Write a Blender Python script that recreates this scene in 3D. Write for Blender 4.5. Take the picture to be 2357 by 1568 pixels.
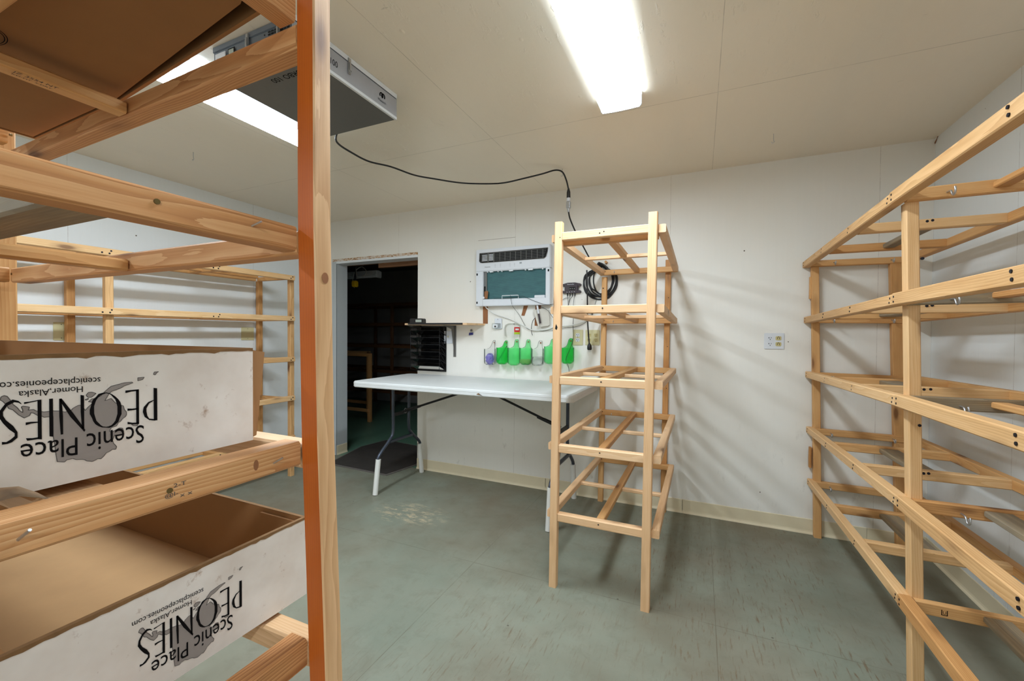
import bpy, bmesh, math, random
from mathutils import Vector, Matrix
random.seed(7)
D = bpy.data
SC = bpy.context.scene
for o in list(D.objects): D.objects.remove(o)
COL = SC.collection

# ---------------------------------------------------------------- camera, world, exposure
cam_d = D.cameras.new('camera'); cam_d.sensor_width = 36.0; cam_d.lens = 36.0*967.36/2357
cam_d.clip_start = 0.02; cam_d.clip_end = 60
cam = D.objects.new('camera', cam_d); COL.objects.link(cam); SC.camera = cam
R_ = Vector((0.9129081, 0.408106, 0.0069494)); U_ = Vector((-0.01287097, 0.01176574, 0.99984794)); B_ = Vector((0.40796218, -0.91285873, 0.01599376))
M = Matrix(((R_.x, U_.x, B_.x, 0), (R_.y, U_.y, B_.y, 0), (R_.z, U_.z, B_.z, 1.284), (0, 0, 0, 1)))
cam.matrix_world = M
w = D.worlds.new('world'); SC.world = w; w.use_nodes = True
w.node_tree.nodes['Background'].inputs[0].default_value = (0.8, 0.86, 1.0, 1)
w.node_tree.nodes['Background'].inputs[1].default_value = 0.02
SC.view_settings.view_transform = 'Standard'; SC.view_settings.look = 'None'
SC.view_settings.gamma = 1.0; SC.view_settings.use_curve_mapping = False
SC.view_settings.exposure = 0.22
LAMP = 48.0            # strength of the fluorescent tubes behind their lenses

# room
YB, XL, XR, YF, H = 3.262, -3.72, 1.24, -2.6, 2.44

# ---------------------------------------------------------------- materials
def srgb(r, g, b):
    f = lambda c: (c/255/12.92) if c/255 <= .04045 else ((c/255+.055)/1.055)**2.4
    return (f(r), f(g), f(b), 1)
class NT:
    def __init__(s, name):
        s.m = D.materials.new(name); s.m.use_nodes = True; s.t = s.m.node_tree
        s.b = s.t.nodes['Principled BSDF']; s.out = s.t.nodes['Material Output']
    def n(s, typ, ins=None, **kw):
        nd = s.t.nodes.new(typ)
        for k, v in kw.items(): setattr(nd, k, v)
        if ins:
            for k, v in ins.items(): s.set(nd, k, v)
        return nd
    def set(s, nd, k, v):
        sock = nd.inputs[k]
        if isinstance(v, bpy.types.NodeSocket): s.t.links.new(v, sock)
        elif isinstance(v, bpy.types.Node): s.t.links.new(v.outputs[0], sock)
        else: sock.default_value = v
    def math(s, op, a, b=0.0, c=None, clamp=False):
        nd = s.n('ShaderNodeMath', operation=op, use_clamp=clamp)
        s.set(nd, 0, a); s.set(nd, 1, b)
        if c is not None: s.set(nd, 2, c)
        return nd.outputs[0]
    def mix(s, fac, a, b, blend='MIX'):
        nd = s.n('ShaderNodeMix', data_type='RGBA', blend_type=blend)
        s.set(nd, 0, fac); s.set(nd, 6, a); s.set(nd, 7, b)
        return nd.outputs[2]
    def ramp(s, fac, stops, interp='LINEAR'):
        nd = s.n('ShaderNodeValToRGB'); s.set(nd, 0, fac); cr = nd.color_ramp; cr.interpolation = interp
        while len(cr.elements) < len(stops): cr.elements.new(0.5)
        for e, (p, c) in zip(cr.elements, stops):
            e.position = p; e.color = c if len(c) == 4 else (*c, 1)
        return nd.outputs[0]
    def noise(s, vec, scale, detail=3.0, rough=.5, dist=0.0):
        nd = s.n('ShaderNodeTexNoise', {'Vector': vec, 'Scale': scale, 'Detail': detail, 'Roughness': rough, 'Distortion': dist})
        return nd.outputs[0]
    def mapping(s, vec, scale=(1, 1, 1), loc=(0, 0, 0), rot=(0, 0, 0)):
        return s.n('ShaderNodeMapping', {'Vector': vec, 'Scale': scale, 'Location': loc, 'Rotation': rot}).outputs[0]
    def coord(s, which='Object'): return s.n('ShaderNodeTexCoord').outputs[which]
    def geo(s): return s.n('ShaderNodeNewGeometry').outputs['Position']
    def bump(s, h, strength=.3, dist=.01):
        nd = s.n('ShaderNodeBump', {'Height': h, 'Strength': strength, 'Distance': dist}); s.set(s.b, 'Normal', nd.outputs[0])
def simple(name, col, rough=.5, metal=0.0, spec=.5, var=0.0, scale=30):
    t = NT(name)
    t.b.inputs['Roughness'].default_value = rough; t.b.inputs['Metallic'].default_value = metal
    t.b.inputs['Specular IOR Level'].default_value = spec
    if var:
        nz = t.noise(t.coord(), scale, 4, .6)
        d = tuple(c*(1-var) for c in col[:3])+(1,)
        t.set(t.b, 'Base Color', t.mix(nz, d, tuple(min(1, c*(1+var*.6)) for c in col[:3])+(1,)))
    else: t.b.inputs['Base Color'].default_value = col
    return t.m
def wood(name, lo, mid, hi, rough=.55, ring=1.0, knots=True, grey=0.0, amt=.24):
    t = NT(name); oc = t.coord(); rnd = t.n('ShaderNodeObjectInfo').outputs['Random']
    off = t.n('ShaderNodeCombineXYZ', {0: t.math('MULTIPLY', rnd, 37.0), 1: t.math('MULTIPLY', rnd, 5.3), 2: t.math('MULTIPLY', rnd, 3.1)})
    v = t.n('ShaderNodeVectorMath', {0: oc, 1: off}, operation='ADD').outputs[0]
    big = t.noise(t.mapping(v, (1.6, 14, 14)), 1.0, 2, .5)
    ctr = t.n('ShaderNodeCombineXYZ', {0: 0.0, 1: t.math('ADD', .03, t.math('MULTIPLY', t.math('FRACT', t.math('MULTIPLY', rnd, 17.0)), .05)), 2: t.math('SUBTRACT', t.math('MULTIPLY', t.math('FRACT', t.math('MULTIPLY', rnd, 43.0)), .10), .05)})
    vr = t.n('ShaderNodeVectorMath', {0: oc, 1: ctr}, operation='ADD').outputs[0]
    wob = t.noise(t.mapping(v, (2.2, 9, 9)), 1.0, 2, .5)
    wv = t.n('ShaderNodeVectorMath', {0: t.mapping(vr, (.02, 1, 1)), 1: t.n('ShaderNodeCombineXYZ', {0: 0.0, 1: t.math('MULTIPLY', t.math('SUBTRACT', wob, .5), .035), 2: t.math('MULTIPLY', t.math('SUBTRACT', big, .5), .03)})}, operation='ADD').outputs[0]
    wav = t.n('ShaderNodeTexWave', {'Vector': wv, 'Scale': 62.0/ring, 'Distortion': 1.2, 'Detail': 2.0, 'Detail Scale': 3.0}, wave_type='RINGS', rings_direction='X', wave_profile='SAW').outputs[1]
    fine = t.noise(t.mapping(v, (9, 260, 260)), 1.0, 3, .6)
    pat = t.noise(t.mapping(v, (3, 30, 30)), 1.0, 3, .6)
    f = t.math('ADD', t.math('MULTIPLY', wav, amt), t.math('ADD', t.math('MULTIPLY', pat, .74-amt), t.math('MULTIPLY', fine, .25)))
    f = t.math('ADD', f, t.math('MULTIPLY', t.math('SUBTRACT', rnd, .5), .30))
    c = t.ramp(f, [(.12, lo), (.5, mid), (.85, hi)])
    if knots:
        vo = t.n('ShaderNodeTexVoronoi', {'Vector': t.mapping(v, (3.2, 10, 10)), 'Scale': 1.0, 'Randomness': 1.0}).outputs[0]
        k = t.ramp(vo, [(0.0, (1, 1, 1, 1)), (.075, (1, 1, 1, 1)), (.15, (.3, .3, .3, 1)), (.26, (0, 0, 0, 1))])
        c = t.mix(t.math('MULTIPLY', k, .8), c, (lo[0]*.28, lo[1]*.20, lo[2]*.18, 1))
    if grey:
        g = t.noise(t.mapping(v, (3, 40, 40)), 1, 4, .7)
        c = t.mix(t.math('MULTIPLY', t.ramp(g, [(.35, (0, 0, 0, 1)), (.6, (1, 1, 1, 1))]), grey), c, srgb(120, 112, 98))
    t.set(t.b, 'Base Color', c); t.b.inputs['Roughness'].default_value = rough
    t.b.inputs['Specular IOR Level'].default_value = .35
    t.bump(t.math('ADD', fine, t.math('MULTIPLY', wav, .5)), .12, .002)
    return t.m
MT = {}
MT['pine'] = wood('pine_pale', srgb(194, 146, 100), srgb(226, 183, 138), srgb(238, 205, 167))
MT['pine_mid'] = wood('pine_mid', srgb(186, 134, 80), srgb(220, 174, 120), srgb(234, 196, 148))
MT['pine_gold'] = wood('pine_golden', srgb(172, 114, 60), srgb(208, 154, 96), srgb(224, 178, 122))
MT['pine_fg'] = wood('pine_near', srgb(150, 90, 48), srgb(200, 142, 90), srgb(222, 172, 122), ring=.8, amt=.40)
MT['pine_grey'] = wood('pine_weathered', srgb(120, 96, 66), srgb(160, 138, 106), srgb(186, 166, 134), grey=.7)
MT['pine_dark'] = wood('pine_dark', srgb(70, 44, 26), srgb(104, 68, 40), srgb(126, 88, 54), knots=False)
MT['orange_face'] = wood('pine_orange', srgb(180, 88, 28), srgb(194, 98, 32), srgb(204, 108, 42), rough=.4, knots=False)  # more orange wood tone, used on one face of the near corner post
MT['white_pl'] = simple('white_plastic', srgb(222, 224, 228), .4, var=.05)
MT['white_metal'] = simple('white_enamel', srgb(225, 228, 230), .35)
MT['pvc'] = simple('white_pvc', srgb(228, 226, 220), .35, var=.06, scale=12)
MT['steel_dark'] = simple('grey_steel_tube', srgb(74, 80, 92), .35, .6, var=.2, scale=8)
MT['steel'] = simple('zinc', srgb(190, 192, 195), .3, .9)
MT['black'] = simple('black_rubber', srgb(24, 24, 26), .45)
MT['blackmetal'] = simple('black_wire', srgb(22, 22, 24), .4, .3)
MT['screw'] = simple('dark_screw', srgb(36, 36, 44), .4, .7)
MT['hole'] = simple('dark_hole', srgb(8, 8, 8), .9)
MT['ink'] = simple('black_ink', srgb(22, 20, 20), .95, spec=.05)
MT['brass'] = simple('brass_screw', srgb(120, 104, 66), .35, .8)
MT['greyink'] = simple('grey_ink', srgb(90, 84, 80), .95, spec=.05)
MT['mapink'] = simple('map_grey_ink', srgb(146, 136, 130), .85, var=.12, scale=25)
MT['ivory'] = simple('ivory_plate', srgb(212, 204, 160), .4)
MT['ivory_d'] = simple('ivory_receptacle', srgb(200, 186, 130), .4)
MT['kraft'] = simple('kraft_board', srgb(190, 148, 100), .85, var=.10, scale=18)
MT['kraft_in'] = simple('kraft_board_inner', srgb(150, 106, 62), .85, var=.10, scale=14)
MT['kraft_edge'] = simple('kraft_edge', srgb(128, 92, 54), .9, var=.4, scale=60)
MT['card_strip'] = simple('cardboard_strip', srgb(150, 98, 62), .85, var=.15, scale=30)
MT['paper'] = simple('torn_paper', srgb(205, 190, 170), .8, var=.08)
MT['white_box_metal'] = simple('silver_face', srgb(176, 178, 184), .45, .35, var=.05)
MT['fan_dark'] = simple('grey_sheet_metal', srgb(112, 110, 106), .45, .3, var=.06)
MT['fan_side'] = simple('grey_blue_metal', srgb(120, 128, 138), .4, .5)
MT['yellow'] = simple('yellow_plastic', srgb(236, 190, 20), .4)
MT['red'] = simple('red_label', srgb(206, 40, 36), .5)
MT['lime'] = simple('lime_label', srgb(170, 200, 30), .5)
MT['purple'] = simple('purple_film', srgb(110, 96, 190), .35, var=.25, scale=60)
MT['brownseed'] = simple('brown_contents', srgb(190, 150, 60), .8, var=.3, scale=200)
MT['beads'] = simple('white_beads', srgb(225, 228, 228), .3, var=.2, scale=200)
MT['lcd'] = simple('grey_display', srgb(170, 178, 168), .3)
MT['plum'] = simple('dark_plum_plastic', srgb(52, 38, 44), .4)
MT['matte_grey'] = simple('grey_board', srgb(160, 164, 168), .6, var=.05)
MT['pouch'] = simple('cream_plastic', srgb(208, 202, 190), .45, var=.05)
MT['mat'] = simple('black_mat', srgb(58, 52, 48), .85, var=.5, scale=9)
MT['mat_edge'] = simple('mat_border', srgb(110, 104, 98), .7, var=.3, scale=20)
def liner():
    t = NT('white_liner_board'); p = t.geo()
    c1 = t.noise(p, 9, 4, .6); c2 = t.noise(p, 34, 5, .7)
    c = t.mix(t.ramp(c1, [(.3, (0, 0, 0, 1)), (.75, (1, 1, 1, 1))]), srgb(232, 224, 216), srgb(208, 194, 182))
    c = t.mix(t.ramp(c2, [(.62, (0, 0, 0, 1)), (.74, (.75, .75, .75, 1))]), c, srgb(150, 112, 82))
    t.set(t.b, 'Base Color', c); t.b.inputs['Roughness'].default_value = .55
    t.bump(c1, .15, .01); return t.m
MT['liner'] = liner()
def coil_mat():
    t = NT('teal_filter'); p = t.geo()
    wv = t.n('ShaderNodeTexWave', {'Vector': p, 'Scale': 70.0, 'Distortion': .4}, wave_type='BANDS', bands_direction='Z').outputs[1]
    n = t.noise(t.mapping(p, (3, 3, 9)), 4, 4, .6)
    c = t.mix(n, srgb(28, 66, 74), srgb(64, 112, 112)); c = t.mix(t.math('MULTIPLY', wv, .25), c, srgb(90, 150, 155))
    t.set(t.b, 'Base Color', c); t.b.inputs['Roughness'].default_value = .5; t.bump(wv, .3, .002); return t.m
MT['coil'] = coil_mat()
def pet(name, tint, diff, fac=.45):
    t = NT(name)
    tr = t.n('ShaderNodeBsdfTransparent', {0: tint}); df = t.n('ShaderNodeBsdfDiffuse', {0: diff}); tl = t.n('ShaderNodeBsdfTranslucent', {0: diff})
    gl = t.n('ShaderNodeBsdfGlossy', {0: (1, 1, 1, 1), 'Roughness': .12})
    m0 = t.n('ShaderNodeMixShader', {0: .5}); t.t.links.new(df.outputs[0], m0.inputs[1]); t.t.links.new(tl.outputs[0], m0.inputs[2])
    m1 = t.n('ShaderNodeMixShader', {0: fac}); t.t.links.new(tr.outputs[0], m1.inputs[1]); t.t.links.new(m0.outputs[0], m1.inputs[2])
    fr = t.n('ShaderNodeFresnel', {0: 1.22}); m2 = t.n('ShaderNodeMixShader', {0: fr.outputs[0]})
    t.t.links.new(m1.outputs[0], m2.inputs[1]); t.t.links.new(gl.outputs[0], m2.inputs[2]); t.t.links.new(m2.outputs[0], t.out.inputs[0])
    return t.m
MT['pet_green'] = pet('green_plastic_clear', (.66, .98, .72, 1), srgb(120, 246, 160), .38)
MT['pet_green2'] = pet('deep_green_plastic_clear', (.40, .93, .50, 1), srgb(50, 225, 100), .42)
MT['pet_clear'] = pet('clear_plastic', (.97, .975, .97, 1), srgb(240, 243, 242), .13)
MT['mesh'] = pet('black_steel_mesh', (.62, .62, .62, 1), srgb(26, 26, 28), .72)
def lens_mat():
    t = NT('fluorescent_lens'); oc = t.coord(); sx = t.n('ShaderNodeSeparateXYZ', {0: oc}).outputs[0]
    # two tubes glow through the lens
    a = t.math('ABSOLUTE', t.math('SUBTRACT', t.math('ABSOLUTE', sx), .045))
    g = t.math('SUBTRACT', 1.0, t.math('MULTIPLY', a, 14.0), clamp=True)
    side = t.math('SUBTRACT', 1.0, t.math('MULTIPLY', t.math('GREATER_THAN', t.math('ABSOLUTE', sx), .087), .95))   # ribbed sides pass less light
    st = t.math('MULTIPLY', t.math('MULTIPLY', t.math('ADD', .72, t.math('MULTIPLY', g, .45)), LAMP), side)
    e = t.n('ShaderNodeEmission', {0: (.80, .93, 1.04, 1), 1: st}); t.t.links.new(e.outputs[0], t.out.inputs[0]); return t.m
MT['lens'] = lens_mat()
def lines(t, coord, xs, wid):
    acc = None
    for x in xs:
        v = t.math('LESS_THAN', t.math('ABSOLUTE', t.math('SUBTRACT', coord, x)), wid)
        acc = v if acc is None else t.math('MAXIMUM', acc, v)
    return acc
def wall_mat(name, axis, seams, base, hseams=()):
    """painted plywood: faint vertical brush streaks, sheet seams, nail specks, scuffs"""
    t = NT(name); p = t.geo(); s = t.n('ShaderNodeSeparateXYZ', {0: p})
    u = s.outputs[axis]; z = s.outputs[2]
    uv = t.n('ShaderNodeCombineXYZ', {0: u, 1: z})
    streak = t.noise(t.mapping(uv, (60, 1.5, 1)), 1, 3, .6); big = t.noise(uv, 1.3, 3, .6)
    c = t.mix(streak, tuple(x*.965 for x in base[:3])+(1,), base)
    c = t.mix(t.ramp(big, [(.35, (0, 0, 0, 1)), (.8, (.5, .5, .5, 1))]), c, tuple(a*b for a, b in zip(base[:3], (.93, .90, .84)))+(1,))
    uz = t.n('ShaderNodeCombineXYZ', {0: u, 1: z})
    vo = t.n('ShaderNodeTexVoronoi', {'Vector': uz, 'Scale': 5.0, 'Randomness': 1.0}); d = vo.outputs[0]
    keep = t.math('GREATER_THAN', t.n('ShaderNodeSeparateXYZ', {0: vo.outputs[1]}).outputs[0], .30)
    c = t.mix(t.math('MULTIPLY', t.math('LESS_THAN', d, .024), keep), c, srgb(96, 82, 66))
    sc = t.noise(t.mapping(uz, (14, 5, 1)), 1, 5, .75); low = t.math('SUBTRACT', 1.0, t.math('MULTIPLY', z, 1.0), clamp=True)
    c = t.mix(t.math('MULTIPLY', t.ramp(sc, [(.60, (0, 0, 0, 1)), (.72, (1, 1, 1, 1))]), t.math('MULTIPLY', low, .30)), c, srgb(120, 104, 84))
    br = t.noise(t.mapping(uz, (1, 6, 1)), 1, 4, .8)
    ln = t.math('MULTIPLY', lines(t, u, seams, .0013), t.ramp(br, [(.35, (.04, .04, .04, 1)), (.65, (.55, .55, .55, 1))]))
    for (x0, x1, z0) in hseams:
        h = t.math('MULTIPLY', t.math('MULTIPLY', t.math('GREATER_THAN', u, x0), t.math('LESS_THAN', u, x1)), t.math('LESS_THAN', t.math('ABSOLUTE', t.math('SUBTRACT', z, z0)), .002))
        ln = t.math('MAXIMUM', ln, t.math('MULTIPLY', h, .6))
    c = t.mix(ln, c, srgb(128, 104, 84))
    t.set(t.b, 'Base Color', c); t.b.inputs['Roughness'].default_value = .42; t.b.inputs['Specular IOR Level'].default_value = .4
    t.bump(t.math('ADD', streak, t.math('MULTIPLY', big, .6)), .10, .006)
    return t.m
MT['wall_back'] = wall_mat('painted_plywood_back', 0, [-2.66, -1.433, -.205, .99], srgb(240, 236, 228), [(-1.79, -1.433, 2.10)])
MT['wall_side'] = wall_mat('painted_plywood_side', 1, [-1.13, .09, 1.31, 2.54, 3.2575], srgb(240, 243, 243))
def ceiling_mat():
    t = NT('painted_plywood_ceiling'); p = t.geo(); s = t.n('ShaderNodeSeparateXYZ', {0: p}); x, y = s.outputs[0], s.outputs[1]
    g = t.noise(t.mapping(p, (10, 2.2, 1)), 1, 6, .72, .6); fl = t.noise(t.mapping(p, (16, 5, 1)), 2.4, 6, .8, 1.2)
    far = t.math('GREATER_THAN', y, 2.237)          # the strip nearest the back wall is a smoother sheet
    amp = t.math('SUBTRACT', 1.0, t.math('MULTIPLY', far, .75))
    base = srgb(244, 233, 214)
    c = t.mix(g, tuple(v*.95 for v in base[:3])+(1,), base)
    dash = t.ramp(t.noise(t.mapping(p, (12, 38, 1)), 1, 4, .7, .3), [(.70, (0, 0, 0, 1)), (.76, (1, 1, 1, 1))])
    c = t.mix(t.math('MULTIPLY', dash, .3), c, srgb(140, 128, 110))
    l1 = lines(t, x, [-2.36, -1.138, .064, 1.28], .0014); l2 = lines(t, y, [2.237, -.20], .0018)
    br = t.noise(p, 5, 3, .7)
    ln = t.math('MULTIPLY', t.math('MAXIMUM', l1, l2), t.ramp(br, [(.35, (.2, .2, .2, 1)), (.6, (.5, .5, .5, 1))]))
    c = t.mix(ln, c, srgb(140, 126, 104))
    t.set(t.b, 'Base Color', c); t.b.inputs['Roughness'].default_value = .30; t.b.inputs['Specular IOR Level'].default_value = .5
    patch = t.ramp(t.noise(p, 2.2, 3, .6), [(.42, (0, 0, 0, 1)), (.60, (1, 1, 1, 1))])
    fleck = t.ramp(t.noise(t.mapping(p, (46, 13, 1)), 1, 4, .65, .25), [(.60, (0, 0, 0, 1)), (.68, (1, 1, 1, 1))])
    pit = t.ramp(t.n('ShaderNodeTexVoronoi', {'Vector': t.mapping(p, (9, 6, 1)), 'Scale': 1.0}).outputs[0], [(.03, (1, 1, 1, 1)), (.09, (0, 0, 0, 1))])
    h = t.math('ADD', t.math('MULTIPLY', t.math('MULTIPLY', fleck, patch), .55), t.math('ADD', t.math('MULTIPLY', g, .45), t.math('MULTIPLY', pit, .5)))
    t.bump(t.math('MULTIPLY', h, amp), .42, .007); return t.m
MT['ceiling'] = ceiling_mat()
def floor_mat():
    t = NT('painted_floor_grey_green'); p = t.geo(); s = t.n('ShaderNodeSeparateXYZ', {0: p}); x, y = s.outputs[0], s.outputs[1]
    n1 = t.noise(p, 1.5, 6, .62); n2 = t.noise(p, 9, 6, .75, .4)
    c = t.mix(t.ramp(n1, [(.3, (0, 0, 0, 1)), (.7, (1, 1, 1, 1))]), srgb(122, 129, 114), srgb(142, 142, 126))
    c = t.mix(t.math('MULTIPLY', t.ramp(n2, [(.5, (0, 0, 0, 1)), (.75, (1, 1, 1, 1))]), .35), c, srgb(104, 96, 78))
    warm = t.ramp(t.noise(p, .9, 4, .6), [(.42, (0, 0, 0, 1)), (.7, (1, 1, 1, 1))])
    c = t.mix(t.math('MULTIPLY', warm, .9), c, srgb(112, 98, 78))
    cr = t.noise(t.mapping(p, (88, 10, 1), rot=(0, 0, .12)), 1, 4, .65, .4)
    zone = t.ramp(t.noise(t.mapping(p, (.9, .6, 1), (3, 1, 0)), 1, 2, .5), [(.36, (0, 0, 0, 1)), (.56, (1, 1, 1, 1))])
    c = t.mix(t.math('MULTIPLY', t.math('MULTIPLY', t.ramp(cr, [(.56, (0, 0, 0, 1)), (.68, (1, 1, 1, 1))]), t.math('MULTIPLY', zone, t.math('MULTIPLY', t.math('ADD', x, 1.5), 1.1, clamp=True))), .75), c, srgb(106, 80, 54))
    vo = t.n('ShaderNodeTexVoronoi', {'Vector': p, 'Scale': 4.5, 'Randomness': 1.0}).outputs[0]
    c = t.mix(t.math('MULTIPLY', t.math('LESS_THAN', vo, .022), .7), c, srgb(66, 56, 44))
    # worn patch down to bare wood
    dx = t.math('MULTIPLY', t.math('SUBTRACT', x, -1.86), 2.4); dy = t.math('MULTIPLY', t.math('SUBTRACT', y, 2.42), 4.2)
    r2 = t.math('ADD', t.math('MULTIPLY', dx, dx), t.math('MULTIPLY', dy, dy))
    wn = t.noise(t.mapping(p, (8, 24, 1), rot=(0, 0, .35)), 1, 5, .8)
    wm = t.math('MULTIPLY', t.math('SUBTRACT', 1.0, t.math('MULTIPLY', r2, 1.6), clamp=True), t.ramp(wn, [(.50, (0, 0, 0, 1)), (.60, (1, 1, 1, 1))]))
    c = t.mix(t.math('MULTIPLY', wm, .85), c, srgb(206, 184, 150))
    l = t.math('MAXIMUM', lines(t, x, [-2.36, -1.14, .08], .0016), lines(t, y, [2.05, -.39], .0016))
    c = t.mix(t.math('MULTIPLY', l, t.ramp(t.noise(p, 4, 3, .7), [(.35, (.15, .15, .15, 1)), (.6, (.6, .6, .6, 1))])), c, srgb(86, 72, 54))
    t.set(t.b, 'Base Color', c)
    t.set(t.b, 'Roughness', t.math('ADD', .38, t.math('MULTIPLY', n2, .25))); t.b.inputs['Specular IOR Level'].default_value = .4
    t.bump(t.math('ADD', n2, t.math('MULTIPLY', cr, .5)), .08, .004); return t.m
MT['floor'] = floor_mat()
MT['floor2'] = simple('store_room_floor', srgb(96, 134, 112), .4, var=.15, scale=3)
MT['base'] = simple('cream_vinyl', srgb(228, 214, 182), .5, var=.10, scale=7)
MT['jamb'] = simple('painted_jamb', srgb(196, 200, 200), .5, var=.03)
def osb():
    t = NT('raw_chipboard'); p = t.geo(); n = t.noise(t.mapping(p, (30, 30, 90)), 1, 5, .8)
    t.set(t.b, 'Base Color', t.ramp(n, [(.36, srgb(110, 72, 40)), (.46, srgb(190, 140, 84)), (.52, srgb(216, 204, 190)), (.64, srgb(222, 214, 204))])); t.b.inputs['Roughness'].default_value = .8; return t.m
MT['osb'] = osb()
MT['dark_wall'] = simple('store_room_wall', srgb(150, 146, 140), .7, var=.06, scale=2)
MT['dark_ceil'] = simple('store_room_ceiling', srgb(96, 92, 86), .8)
def table_mat():
    t = NT('moulded_table_plastic'); p = t.geo(); n = t.noise(p, 3, 5, .7); n2 = t.noise(t.mapping(p, (4, 30, 30)), 1, 4, .8)
    c = t.mix(n, srgb(226, 228, 228), srgb(206, 206, 202)); c = t.mix(t.math('MULTIPLY', t.ramp(n2, [(.6, (0, 0, 0, 1)), (.75, (1, 1, 1, 1))]), .2), c, srgb(150, 140, 122))
    t.set(t.b, 'Base Color', c); t.b.inputs['Roughness'].default_value = .55
    t.bump(t.noise(p, 220, 2, .5), .08, .001); return t.m
MT['table'] = table_mat()

# ---------------------------------------------------------------- mesh helpers
class MB:
    def __init__(s): s.v = []; s.f = []; s.m = []; s.sm = []
    def add(s, vs, fs, mi=0, smooth=False):
        o = len(s.v); s.v += [tuple(v) for v in vs]
        for f in fs: s.f.append([i+o for i in f]); s.m.append(mi); s.sm.append(smooth)
        return s
    def box(s, x0, x1, y0, y1, z0, z1, mi=0):
        vs = [(x, y, z) for x in (x0, x1) for y in (y0, y1) for z in (z0, z1)]
        return s.add(vs, [(0, 1, 3, 2), (4, 6, 7, 5), (0, 4, 5, 1), (2, 3, 7, 6), (0, 2, 6, 4), (1, 5, 7, 3)], mi)
    def rbox(s, x0, x1, y0, y1, z0, z1, r=.004, mi=0):
        """box with its edges chamfered"""
        bm = bmesh.new(); bmesh.ops.create_cube(bm, size=1)
        for v in bm.verts: v.co = Vector(((x0+x1)/2+v.co.x*(x1-x0), (y0+y1)/2+v.co.y*(y1-y0), (z0+z1)/2+v.co.z*(z1-z0)))
        bmesh.ops.bevel(bm, geom=list(bm.edges), offset=r, segments=2, affect='EDGES')
        bm.verts.index_update(); s.add([v.co[:] for v in bm.verts], [[v.index for v in f.verts] for f in bm.faces], mi); bm.free(); return s
    def tube(s, pts, r, n=8, mi=0, cap=True):
        pts = [Vector(p) for p in pts]; rings = []; up = None
        for i, p in enumerate(pts):
            t = (pts[min(i+1, len(pts)-1)]-pts[max(i-1, 0)]).normalized()
            if up is None: up = Vector((0, 0, 1)) if abs(t.z) < .9 else Vector((1, 0, 0))
            a = (up-t*up.dot(t)); a = a.normalized() if a.length > 1e-5 else t.orthogonal().normalized(); up = a; b = t.cross(a)
            rr = r[i] if isinstance(r, (list, tuple)) else r
            rings.append([p+(a*math.cos(2*math.pi*k/n)+b*math.sin(2*math.pi*k/n))*rr for k in range(n)])
        vs = [v for rg in rings for v in rg]
        fs = [(i*n+k, i*n+(k+1) % n, (i+1)*n+(k+1) % n, (i+1)*n+k) for i in range(len(pts)-1) for k in range(n)]
        s.add(vs, fs, mi, True)
        if cap: s.add(rings[0], [list(range(n))[::-1]], mi); s.add(rings[-1], [list(range(n))], mi)
        return s
    def cyl(s, a, b, r, n=16, mi=0): return s.tube([a, b], r, n, mi)
    def poly(s, pts, nrm, th, mi=0):
        """closed outline extruded by th along nrm"""
        n = len(pts); d = Vector(nrm)*th; vs = [Vector(p) for p in pts]; vs += [v+d for v in vs]
        fs = [list(range(n))[::-1], list(range(n, 2*n))]+[(i, (i+1) % n, n+(i+1) % n, n+i) for i in range(n)]
        return s.add(vs, fs, mi)
    def build(s, name, mats, parent=None, loc=(0, 0, 0)):
        me = D.meshes.new(name); me.from_pydata([(v[0]-loc[0], v[1]-loc[1], v[2]-loc[2]) for v in s.v], [], s.f)
        if not isinstance(mats, (list, tuple)): mats = [mats]
        for m in mats: me.materials.append(MT[m])
        me.polygons.foreach_set('material_index', s.m); me.polygons.foreach_set('use_smooth', s.sm)
        me.validate(); bm = bmesh.new(); bm.from_mesh(me); bmesh.ops.recalc_face_normals(bm, faces=list(bm.faces)); bm.to_mesh(me); bm.free(); me.update()
        o = D.objects.new(name, me); COL.objects.link(o); o.location = loc
        if parent: o.parent = parent
        return o
def smooth_curve(pts, k=6):
    """Catmull-Rom through the points"""
    P = [Vector(p) for p in pts]; P = [P[0]*2-P[1]]+P+[P[-1]*2-P[-2]]; out = []
    for i in range(1, len(P)-2):
        for j in range(k):
            t = j/k; a, b, c, d = P[i-1:i+3]
            out.append(.5*((2*b)+(-a+c)*t+(2*a-5*b+4*c-d)*t*t+(-a+3*b-3*c+d)*t**3))
    out.append(P[-2]); return out
def tag(o, label=None, cat=None, group=None, kind=None):
    if label: o['label'] = label
    if cat: o['category'] = cat
    if group: o['group'] = group
    if kind: o['kind'] = kind
    return o
def thing(name, label, cat, loc=(0, 0, 0), group=None):
    o = D.objects.new(name, None); COL.objects.link(o); o.location = loc; o.empty_display_size = .1
    return tag(o, label, cat, group)
def struct(name, mb, mats): return tag(mb.build(name, mats), kind='structure')
ML = {}
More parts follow.
